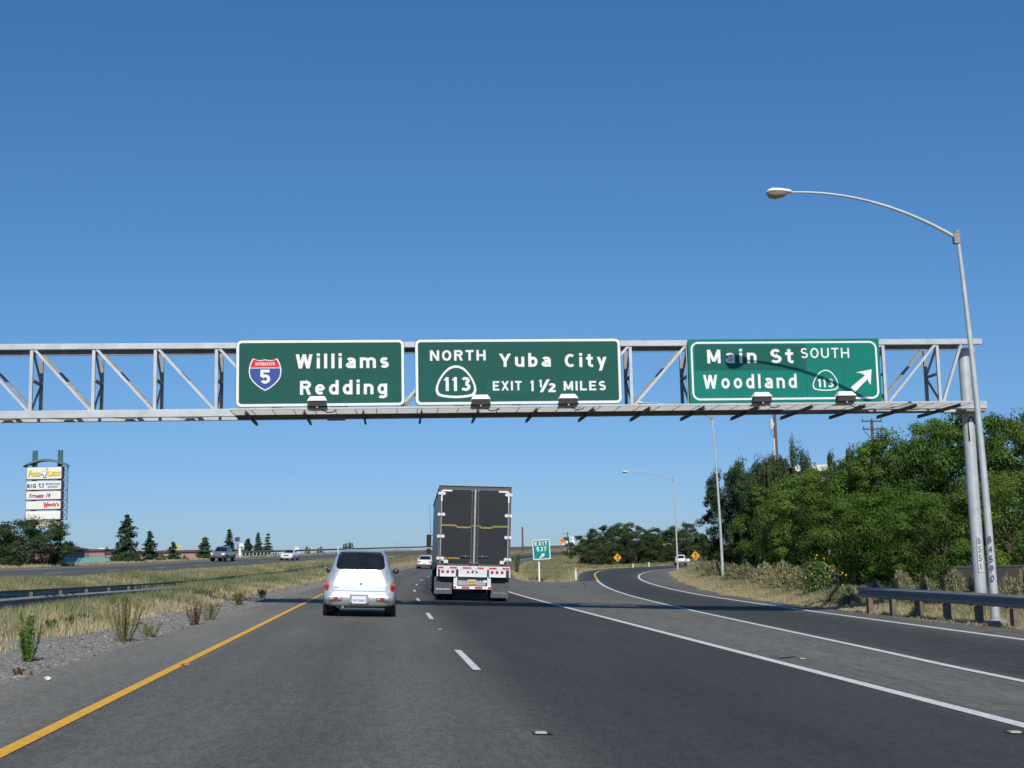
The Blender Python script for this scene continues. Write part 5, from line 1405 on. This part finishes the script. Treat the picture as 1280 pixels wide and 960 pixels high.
put_tree(bA[0], 'bright green tree below the pale roof, nearest the leaning street lamp shrubs', 978, 606, 82, 108, gR)
put_tree(bA[1], 'bright green rounded tree behind the sunflowers', 1032, 588, 76, 130, gR)
put_tree(bS, 'yellowish slim tree top left of the crossarm pole', 1060, 558, 90, 46, gR)
put_tree(bS, 'slim tree top right of the crossarm pole', 1100, 553, 88, 48, gR)
put_tree(bA[2], 'bright green tree below the crossarm pole', 1082, 574, 72, 130, gR)
put_tree(bA[3], 'low leafy tree directly right of the sunflowers', 1072, 622, 62, 120, gR)
put_tree(bA[0], 'tall green tree below the gap between arrow and gantry end', 1118, 556, 70, 140, gR)
put_tree(bA[1], 'tallest dark green tree just left of the gantry column', 1155, 526, 68, 150, gR)
put_tree(bA[2], 'low bright tree behind the left half of the near guardrail', 1130, 610, 57, 130, gR)
put_tree(bA[3], 'green tree directly behind the gantry column', 1200, 535, 62, 160, gR)
put_tree(bA[0], 'tall tree right of the lamp post at the picture edge', 1250, 512, 60, 170, gR)
put_tree(bA[1], 'lower bushy tree left of the column foot', 1178, 618, 52, 130, gR)
put_tree(bA[2], 'lower bushy tree right of the lamp post foot', 1268, 585, 51, 150, gR)
put_tree(bA[3], 'tree at the right picture edge, mostly outside the view', 1320, 530, 56, 160, gR)
gM = 'dark trees beyond the gore'
for px, pyt, Y, w, lb, k in ((735, 670, 190, 46, 'leftmost dark tree of the clump beyond the gore', 0), (757, 659, 196, 50, 'dark tree above the left warning diamond', 1), (783, 655, 200, 54, 'highest dark tree right of the left warning diamond', 2),
    (748, 680, 178, 44, 'low dark tree just left of the left warning diamond', 1), (795, 672, 180, 48, 'low dark tree right of the left warning diamond', 0),
    (812, 662, 196, 52, 'dark tree in the middle of the clump beyond the ramp bend', 1), (836, 664, 190, 50, 'dark tree directly behind the distant street lamp pole', 2), (822, 682, 182, 44, 'low dark tree left of the distant street lamp pole', 2),
    (858, 656, 222, 40, 'tall round tree right of the distant street lamp pole', 0), (879, 674, 222, 44, 'dark tree behind the right warning diamond', 1), (899, 682, 235, 40, 'small dark tree between the right diamond and the near street lamp pole', 2)):
    put_tree(bD[k], lb, px, pyt, Y, w, gM)
# ---- left side: broad tree by the pylon, conifers by the opposing road
bL = proto_tree('broadleaf_tree', 71, 5.0, 6.4, 26000, 95, .10, LEAF_D, z0=.0, boughs=24)
bl = lambda px, Y: zt(at(px, 700, Y).x, Y)
put_tree(bL, 'broad dark tree hiding the foot of the tall pylon sign', 36, 653, 118, 86, None, base=0.6)
put_tree(bL, 'bushy tree at the left picture edge beside the broad dark tree', -2, 668, 120, 60, None, base=.6)
put_tree(bD[0], 'low green shrub in front of the broad dark tree', 11, 696, 114, 26, None, cat='shrub', base=.8)
def conifer(seed, h, w, nb=26, droop=.35, needles=36):
    rng = np.random.default_rng(seed); C_ = []; N_ = []; U_ = []
    m = MB(); m.tube([(0, 0, -.5), (0, 0, h)], [h*.02, .015], 8)
    for i in range(nb):
        u = i/nb; z = h*(.05+.93*u); L = w/2*(1-u)**.85*rng.uniform(.7, 1.3)+.08
        for k in range(int(7+3*(1-u))):
            a = rng.uniform(0, 6.28); Lk = L*rng.uniform(.65, 1.15); d = np.array([math.cos(a), math.sin(a), 0])
            q = rng.uniform(.08, 1, needles)
            c = d*(Lk*q)[:, None]; c[:, 2] = z-droop*Lk*q**1.2+.12*Lk*q**3; c += rng.normal(size=c.shape)*np.array([.10, .10, .07])*Lk**.5
            C_.append(c); N_.append(np.tile([0, 0, .7], (needles, 1))+d*.5+rng.normal(size=c.shape)*.6); U_.append(d+rng.normal(size=c.shape)*.5)
    C_ = np.concatenate(C_); N_ = np.concatenate(N_); U_ = np.concatenate(U_); s = len(C_)
    v, f = quads(C_, N_, U_, .20*rng.uniform(.6, 1.3, s), .085*rng.uniform(.6, 1.3, s))
    t = bpy.data.objects.new('conifer_tree', None); t.empty_display_size = .2
    fast_mesh('crown', v, f, NEEDLE, t); obj('trunk', m, BARK, t); t['h'] = h; t['w'] = w; return t
cA = [conifer(80, 8, 5.6), conifer(81, 6, 4.4, 18), conifer(82, 8, 4.0, 22)]
cP = conifer(85, 8, 2.6, 14)
gC = 'conifers beyond the opposing road'
for px, pyt, Y, w, lb, k in ((158, 640, 150, 58, 'tallest conifer, standing before the pink shop wall', 0), (187, 661, 158, 38, 'second conifer of the row, slimmer and lower than the tallest', 2), (216, 675, 165, 34, 'small conifer left of the yellow arches sign', 1),
    (256, 669, 175, 40, 'ragged conifer midway between arches sign and pickup truck', 1), (286.5, 659, 205, 31, 'conifer directly behind the pickup truck', 2), (310, 671, 215, 34, 'bushy conifer right of the pickup truck', 1), (322.5, 663.5, 222, 26, 'pointed conifer left of the thin-topped one', 2)):
    put_tree(cA[k], lb, px, pyt, Y, w, gC, base=-.2)
put_tree(cP, 'thin-topped sparse conifer at the right end of the conifer row', 335, 663.5, 225, 20, gC, base=-.2)
put_tree(cA[1], 'tiny conifer just above the pink shop wall', 133.5, 681, 245, 9, gC, base=-.5)
for px, pyt, Y, w, lb, pr in ((168, 694, 146, 24, 'dark purple-green low shrub at the foot of the tallest conifer', bD[1]), (147, 694, 148, 22, 'dark low shrub left of the tallest conifer foot', bD[2]), (201, 694, 156, 14, 'small round shrub between two conifers', bD[0]), (229, 695, 163, 11, 'small green shrub right of the small conifer', bD[1]), (330, 683, 218, 28, 'low shrub under the thin-topped conifer', bD[2])):
    put_tree(pr, lb, px, pyt, Y, w, 'low shrubs beyond the opposing road', cat='shrub', base=.3)
for px, pyt, Y, w, lb, k in ((384, 684.5, 300, 7, 'tiny round tree above the far guardrail, left one of two', 0), (400.5, 684.5, 300, 9, 'tiny tree above the far guardrail, left of the silver car roof', 1), (432, 680, 300, 8, 'small round tree above the silver car roof, left lobe', 2), (438.5, 679.3, 305, 8.5, 'small round tree above the silver car roof, right lobe', 0)):
    put_tree(bD[k], lb, px, pyt, Y, w, 'tiny trees on the skyline', base=0)

# the patterns the trees were copied from leave the scene
for q in bA+bD+bO+cA+[bS, bL, cP]:
    for c in list(q.children): bpy.data.objects.remove(c)
    bpy.data.objects.remove(q)

# ------------------------------------------------------------------ grass
def noise2(x, y, f):
    return (np.sin(x*f*1.3+np.sin(y*f*.9+1.7)*1.9)+np.sin(y*f*1.1+2.1+np.sin(x*f*.7)*1.6)+np.sin((x+y)*f*.61+.3))/6+.5
PAL = np.array([(.55,.45,.28), (.43,.375,.22), (.34,.32,.165), (.25,.26,.13), (.17,.215,.09)])
def blades(name, X, Y, Z, H, dry, seed, wid=.005, lean=.55, tuft=12):
    """tufts at X,Y,Z with blade height H and dryness 0..1 (1 = straw)"""
    rng = np.random.default_rng(seed); n = len(X)
    X = np.repeat(X, tuft); Y = np.repeat(Y, tuft); Z = np.repeat(Z, tuft); H = np.repeat(H, tuft)*rng.uniform(.45, 1.15, n*tuft); dry = np.repeat(dry, tuft)
    m = n*tuft
    X = X+rng.normal(size=m)*.09; Y = Y+rng.normal(size=m)*.09
    a = rng.uniform(0, 6.28, m); w = (wid+.00018*Y)*rng.uniform(.6, 1.4, m); b = rng.uniform(0, 6.28, m); l = H*lean*rng.uniform(.1, 1, m)
    base = np.stack([X, Y, Z-.05], 1); wd = np.stack([np.cos(a)*w, np.sin(a)*w, 0*w], 1)
    mid = base+np.stack([np.cos(b)*l*.35, np.sin(b)*l*.35, H*.6], 1); tip = base+np.stack([np.cos(b)*l, np.sin(b)*l, H], 1)
    v = np.stack([base-wd, base+wd, mid+wd*.75, tip, mid-wd*.75], 1).reshape(-1, 3)
    i = np.arange(m)[:, None]*5
    f = i+np.array([[0, 1, 2, 4]]); f2 = i+np.array([[4, 2, 3, 3]])
    k = np.clip((1-dry)*4+rng.normal(size=m)*.9, 0, 3.999); k0 = k.astype(int); fr = (k-k0)[:, None]
    col = PAL[k0]*(1-fr)+PAL[np.minimum(k0+1, 4)]*fr; col = col*rng.uniform(.75, 1.25, (m, 1))
    tri = np.concatenate([f[:, [0, 1, 2]], f[:, [0, 2, 3]], f2[:, [0, 1, 2]]]) if False else np.concatenate([i+np.array([[0, 1, 2]]), i+np.array([[0, 2, 4]]), i+np.array([[4, 2, 3]])])
    o = fast_mesh(name, v, tri, GRASSM, None, np.repeat(col, 5, 0)); tag(o, kind='stuff'); return o
rng = np.random.default_rng(5)
def st_field(n, s0, s1, t0, t1, power, seed):
    r = np.random.default_rng(seed); S = s0+(s1-s0)*r.random(n)**power; T = r.uniform(t0, t1, n)
    P = np.array([xy(a, b) for a, b in zip(S, T)]); return S, T, P[:, 0], P[:, 1]
S, T, X, Y = st_field(40000, 11, 210, -17.2, -5.25, 1.7, 1)
edge = -5.35+.35*np.sin(S*.55)+.25*np.sin(S*1.7+1)
ok = (X > -.345*Y-1.5) & (T < edge+.05); S, T, X, Y, edge = S[ok], T[ok], X[ok], Y[ok], edge[ok]
Z = np.array([zst(a, b) for a, b in zip(S, T)])
nz = noise2(X, Y, .35); nf = noise2(X, Y, 1.3)
din = np.clip((edge-T)/1.6, 0, 1); dout = np.clip((T+17.2)/1.2, 0, 1)
H = (.12+.38*din*(0.55+.7*nz)+.12*nf*din)*(.55+.45*dout)
H *= np.where((T < -8.6) & (T > -14.5), np.where(S < 64, .95, 1.4), 1)
dry = np.clip(1.05-din*(.50+.80*nz)+(nf-.5)*1.0, 0, 1)
dry = np.where(T < -14, np.clip(dry+.22, 0, 1), dry)
dry = np.where(S > 95, np.clip(dry+.12, 0, 1), dry)
blades('grass', X, Y, Z, H, dry, 3)
S, T, X, Y = st_field(6000, 70, 300, -38, -31.7, 1.3, 2); Z = np.array([zst(a, b) for a, b in zip(S, T)])
blades('grass', X, Y, Z, .12+.22*noise2(X, Y, .6), np.clip(.85+.4*(noise2(X, Y, .9)-.5), 0, 1), 4)
# gore wedge and right verge
r = np.random.default_rng(9); n = 26000
Y = 90+170*r.random(n)**1.3; X = r.uniform(8, 45, n)
LX = np.interp(Y, L_[:, 1], L_[:, 0])-1.6; MS = np.array([st(a, b) for a, b in zip(X, Y)])
nose = 97.5
ok = (MS[:, 1] > 8.15+.3*np.sin(Y*.4)) & (X < LX) & (Y > nose-4.0+.35*np.abs(X-11.8)**1.5)
X, Y = X[ok], Y[ok]; T = MS[ok, 1]; LX = LX[ok]; Z = np.array([zt(a, b) for a, b in zip(X, Y)])
d = np.clip(np.minimum(T-8.1, LX-X)/1.3, 0, 1)*np.clip((Y-94)/5, 0, 1); nz = noise2(X, Y, .4)
blades('grass', X, Y, Z, .10+.36*d*(.4+.8*nz), np.clip(1.02-d*(.25+.75*nz)+.3*(noise2(X, Y, 1.1)-.5), 0, 1), 6)
n = 30000; Y = 22+150*r.random(n)**1.5; EX = np.interp(Y, E_[:, 1], E_[:, 0]); w = 1.5+9.5*r.random(n)**1.2
X = EX-.1+w*r.random(n)**.8+.25*np.sin(Y*.7); ok = X < .5*Y+3; X, Y, EX = X[ok], Y[ok], EX[ok]
Z = np.array([zt(a, b) for a, b in zip(X, Y)]); d = np.clip((X-EX)/1.8, 0, 1); nz = noise2(X, Y, .5)
blades('grass', X, Y, Z, .08+.42*d*(.35+.9*nz), np.clip(1.0-d*(.25+.5*nz)+.35*(noise2(X, Y, 1.4)-.5), 0, 1), 8)
# loose stones on the gravel strip
r = np.random.default_rng(12); n = 11000; S = 9+55*r.random(n)**1.7; T = -3.75-1.6*r.random(n)**.9
P = np.array([(*xy(a, b), zst(a, b)) for a, b in zip(S, T)]); sz = .012+.028*r.random(n)**3
oc = np.array([(1,0,0),(-.5,.87,0),(-.5,-.87,0),(0,0,.9)])
rot = r.uniform(0, 6.28, n); v = []
cr, sr_ = np.cos(rot), np.sin(rot)
vv = np.empty((n, 4, 3)); vv[:, :, 0] = (oc[None, :, 0]*cr[:, None]-oc[None, :, 1]*sr_[:, None]*.8); vv[:, :, 1] = (oc[None, :, 0]*sr_[:, None]+oc[None, :, 1]*cr[:, None]*.8); vv[:, :, 2] = oc[None, :, 2]*.7
vv = vv*sz[:, None, None]+(P+np.array([0, 0, -.012]))[:, None, :]
f = (np.arange(n)[:, None, None]*4+np.array([[0,1,3],[1,2,3],[2,0,3]])[None]).reshape(-1, 3)
col = np.repeat(np.clip(r.normal(.30, .12, (n, 1)), .08, .7)*np.array([[1, .95, .86]]), 4, 0)
o = fast_mesh('gravel', vv.reshape(-1, 3), f, GRASSM, None, col); tag(o, kind='stuff')

# ------------------------------------------------------------------ shrubs and weeds
def shrub_mesh(seed, h, w, n, leaf=.07, mat_=SHRUBM):
    r = np.random.default_rng(seed); a = r.uniform(0, 6.28, n); u = r.random(n)**.6
    el = np.radians(r.uniform(18, 90, n)); rr = u
    lob = .75+.25*np.sin(a*3+seed)+.12*np.sin(a*7)
    c = np.stack([np.cos(a)*np.cos(el)*rr*w/2*lob, np.sin(a)*np.cos(el)*rr*w/2*lob, np.sin(el)*rr*h*(.85+.25*np.sin(a*5+seed*2))], 1)
    nrm = r.normal(size=(n, 3)); up = c/np.array([w/2, w/2, h])+r.normal(size=(n, 3))*.35+np.array([0, 0, .35])
    return quads(c, nrm, up, leaf*r.uniform(.5, 1.5, n), leaf*.16*r.uniform(.6, 1.4, n))
def ground_at(px, py):
    for Y in np.arange(4, 220, .1):
        q = at(px, py, Y)
        if q.z < zt(q.x, q.y)-.02: return Vector((q.x, q.y, zt(q.x, q.y)-.05))
SH = [shrub_mesh(90+i, 1.0, 1.25, 5200, .075) for i in range(3)]; SHM = []
for i, (v, f) in enumerate(SH):
    o = fast_mesh('dry_shrub', v, f, SHRUBM); SHM.append(o.data); bpy.data.objects.remove(o)
def shrub(px, pyb, pyt, w, label, k):
    g_ = ground_at(px, pyb); d = g_.y
    o = bpy.data.objects.new('dry_shrub', SHM[k % 3]); COL.objects.link(o); o.location = g_
    h = (pyb-pyt)*d/FOC; o.scale = (1.4*w*d/FOC/1.25, 1.4*w*d/FOC/1.25, h*1.04); o.rotation_euler = (0, 0, px % 6)
    tag(o, label, 'shrub', 'feathery dry shrubs on the right verge')
for i, a in enumerate(((893, 727, 703, 30, 'pale feathery shrub left of the nearer distant street lamp pole'), (879, 720, 702, 28, 'small dry shrub below the right warning diamond'), (918, 731, 707, 34, 'feathery shrub just right of the lamp pole standing in shrubs'), (935, 731, 706, 34, 'feathery dry shrub, third rightwards from that lamp pole'),
    (958, 738, 706, 40, 'tall feathery shrub midway between lamp pole and sunflowers'), (980, 741, 705, 42, 'tall pale shrub two places left of the sunflowers'), (998, 747, 712, 34, 'pale shrub touching the sunflowers on the left'), (1045, 758, 725, 26, 'dry shrub touching the sunflowers on the right'), (1062, 760, 732, 26, 'low dry shrub at the free end of the near guardrail'),
    (1095, 757, 727, 36, 'dry shrub behind the first wooden post of the near guardrail'), (1128, 758, 716, 38, 'tall pale shrub behind the second guardrail post'), (1160, 762, 725, 36, 'dry shrub behind the third guardrail post'), (1195, 764, 715, 36, 'tall dry shrub just left of the gantry column foot'), (1262, 768, 722, 40, 'dry shrub right of the lamp post foot behind the rail'), (1222, 767, 722, 34, 'dry shrub between the gantry column and the lamp post foot'), (1284, 770, 716, 40, 'dry shrub at the right picture edge behind the guardrail'), (1150, 772, 752, 24, 'low weed tuft under the guardrail between two posts'))):
    shrub(*a, i)
# sunflower clump
g_ = ground_at(1024, 752); t = thing('sunflower_bush', 'tall leafy green sunflower clump with yellow blooms by the ramp', 'plant', g_)
r = np.random.default_rng(17); D = g_.y/FOC; hh = 54*D; ww = 56*D
n = 3400; a = r.uniform(0, 6.28, n); z = r.random(n); rad = (1-.45*z)*(r.random(n)**.5)*ww/2*(.8+.2*np.sin(a*3))
c = np.stack([np.cos(a)*rad, np.sin(a)*rad, z**.9*hh*.93], 1); nn = np.stack([np.cos(a), np.sin(a), np.full(n, .9)], 1)+r.normal(size=(n, 3))*.6
v, f = quads(c, nn, r.normal(size=(n, 3))+np.array([0, 0, -.5]), .055*r.uniform(.6, 1.4, n), .038*r.uniform(.6, 1.3, n)); fast_mesh('foliage', v, f, SUNFL, t)
sm2 = MB()
for k in range(14):
    a = 6.28*k/14; sm2.tube([(0.05*math.cos(a), .05*math.sin(a), -.05), (ww*.25*math.cos(a), ww*.25*math.sin(a), hh*.5), (ww*.38*math.cos(a), ww*.38*math.sin(a), hh*.85)], [.014, .011, .007], 5)
obj('stem', sm2, SUNFL, t)
for px, py in ((1021,694),(1019.5,698),(1030,698),(1029,703.5),(1031.5,705),(1034,707),(1031,710),(1041,713.5),(1053,716),(1057.5,718.5),(1037,720),(1024,713),(1015,717),(1007,722),(1031,730.5),(1053.5,731),(1022,734.5),(1013,707.5)):
    q = at(px, py, g_.y-.35+.02*(py % 7))-g_
    m = MB(); rr = .040
    for k in range(10):
        a = 6.28*k/10; m.add([(q.x+.018*math.cos(a-.3), q.y, q.z+.018*math.sin(a-.3)), (q.x+rr*.8*math.cos(a-.22), q.y-.012, q.z+rr*.8*math.sin(a-.22)), (q.x+rr*1.15*math.cos(a), q.y-.004, q.z+rr*1.15*math.sin(a)), (q.x+rr*.8*math.cos(a+.22), q.y-.012, q.z+rr*.8*math.sin(a+.22)), (q.x+.018*math.cos(a+.3), q.y, q.z+.018*math.sin(a+.3))], [(0,1,2,3,4)])
    m.sphere((q.x, q.y-.004, q.z), (.022, .012, .022), 8, 5); obj('flower', m, PETAL, t)
def weed(px, pyb, pyt, label, material, stems, spread, leaf, seed, cat='weed'):
    g_ = ground_at(px, pyb); D = g_.y/FOC; h = (pyb-pyt)*D; r = np.random.default_rng(seed)
    t = thing('weed', label, cat, g_); C_ = []; U_ = []; m = MB()
    for k in range(stems):
        a = r.uniform(0, 6.28); sp = spread*D*r.uniform(.1, 1); hk = h*r.uniform(.6, 1)
        P_ = [Vector((sp*.2*math.cos(a), sp*.2*math.sin(a), -.03)), Vector((sp*.7*math.cos(a), sp*.7*math.sin(a), hk*.5)), Vector((sp*math.cos(a), sp*math.sin(a), hk))]
        m.tube(P_, [.006, .005, .002], 5)
        nl = int(50+90*hk)
        for u in r.uniform(.1, 1, nl):
            p = P_[0].lerp(P_[1], u*2) if u < .5 else P_[1].lerp(P_[2], u*2-1); b = r.uniform(0, 6.28)
            C_.append((p.x+.5*leaf*math.cos(b), p.y+.5*leaf*math.sin(b), p.z)); U_.append((math.cos(b), math.sin(b), .7))
    C_ = np.array(C_); U_ = np.array(U_); n = len(C_)
    v, f = quads(C_, r.normal(size=(n, 3))+np.array([0, 0, .6]), U_, leaf*r.uniform(.5, 1.2, n), leaf*.22*r.uniform(.6, 1.3, n)); fast_mesh('foliage', v, f, material, t); obj('stem', m, material, t)
for i, a in enumerate(((34, 828, 764, 'tall bright green weed on the gravel at the left edge', WEEDG, 12, 17, .032), (155, 803, 742, 'bushy olive weed at the border of gravel and asphalt', WEEDO, 24, 26, .022), (187, 797, 776, 'pale dry tuft right of the bushy olive weed', SHRUBM, 30, 16, .022), (244, 782, 752, 'reddish dry weed nearest the yellow line, right of the others', WEEDB, 16, 14, .024), (262, 776, 752, 'olive weed right of the reddish dry one', WEEDO, 16, 14, .024),
    (22, 846, 832, 'small reddish weed below the tall bright green one', WEEDB, 8, 5, .02), (86, 786, 768, 'dark green clump in the dry grass left of the olive weed', WEEDG, 16, 9, .04), (104, 783, 766, 'dark green clump in the dry grass, nearer the olive weed', WEEDG, 16, 9, .04), (63, 791, 772, 'dark green clump near the tall bright green weed', WEEDG, 14, 9, .04), (206, 758, 742, 'green clump in the dry grass beyond the pale dry tuft', WEEDG, 18, 10, .05), (300, 757, 738, 'grey-green weed where the gantry shadow meets the grass', WEEDO, 14, 9, .04), (328, 748, 735, 'thin weed by the shoulder left of the silver car', WEEDO, 12, 7, .04), (646, 717, 692, 'slim green weed at the left tip of the gore grass', WEEDO, 14, 5, .10))):
    weed(*a, 200+i)
# one small cloud low on the horizon
def cloud(px, py, Y, wpx, hpx):
    c = at(px, py, Y); r = np.random.default_rng(3); s = Y/FOC; m = MB()
    for k in range(22):
        u = r.uniform(-1, 1); m.sphere((c.x+u*wpx/2*s, c.y+r.normal()*4, c.z+r.uniform(-.5, .5)*hpx*s*(1-abs(u))), (wpx*.16*s, wpx*.16*s, hpx*.22*s), 10, 6)
    o = obj('cloud', m, mat('cloud_white', (.85,.86,.88), 1.0), None, smooth=80); tag(o, kind='stuff')
cloud(127.5, 686.8, 2600, 5, 5)

#VEG1
COL.objects.unlink(FO)
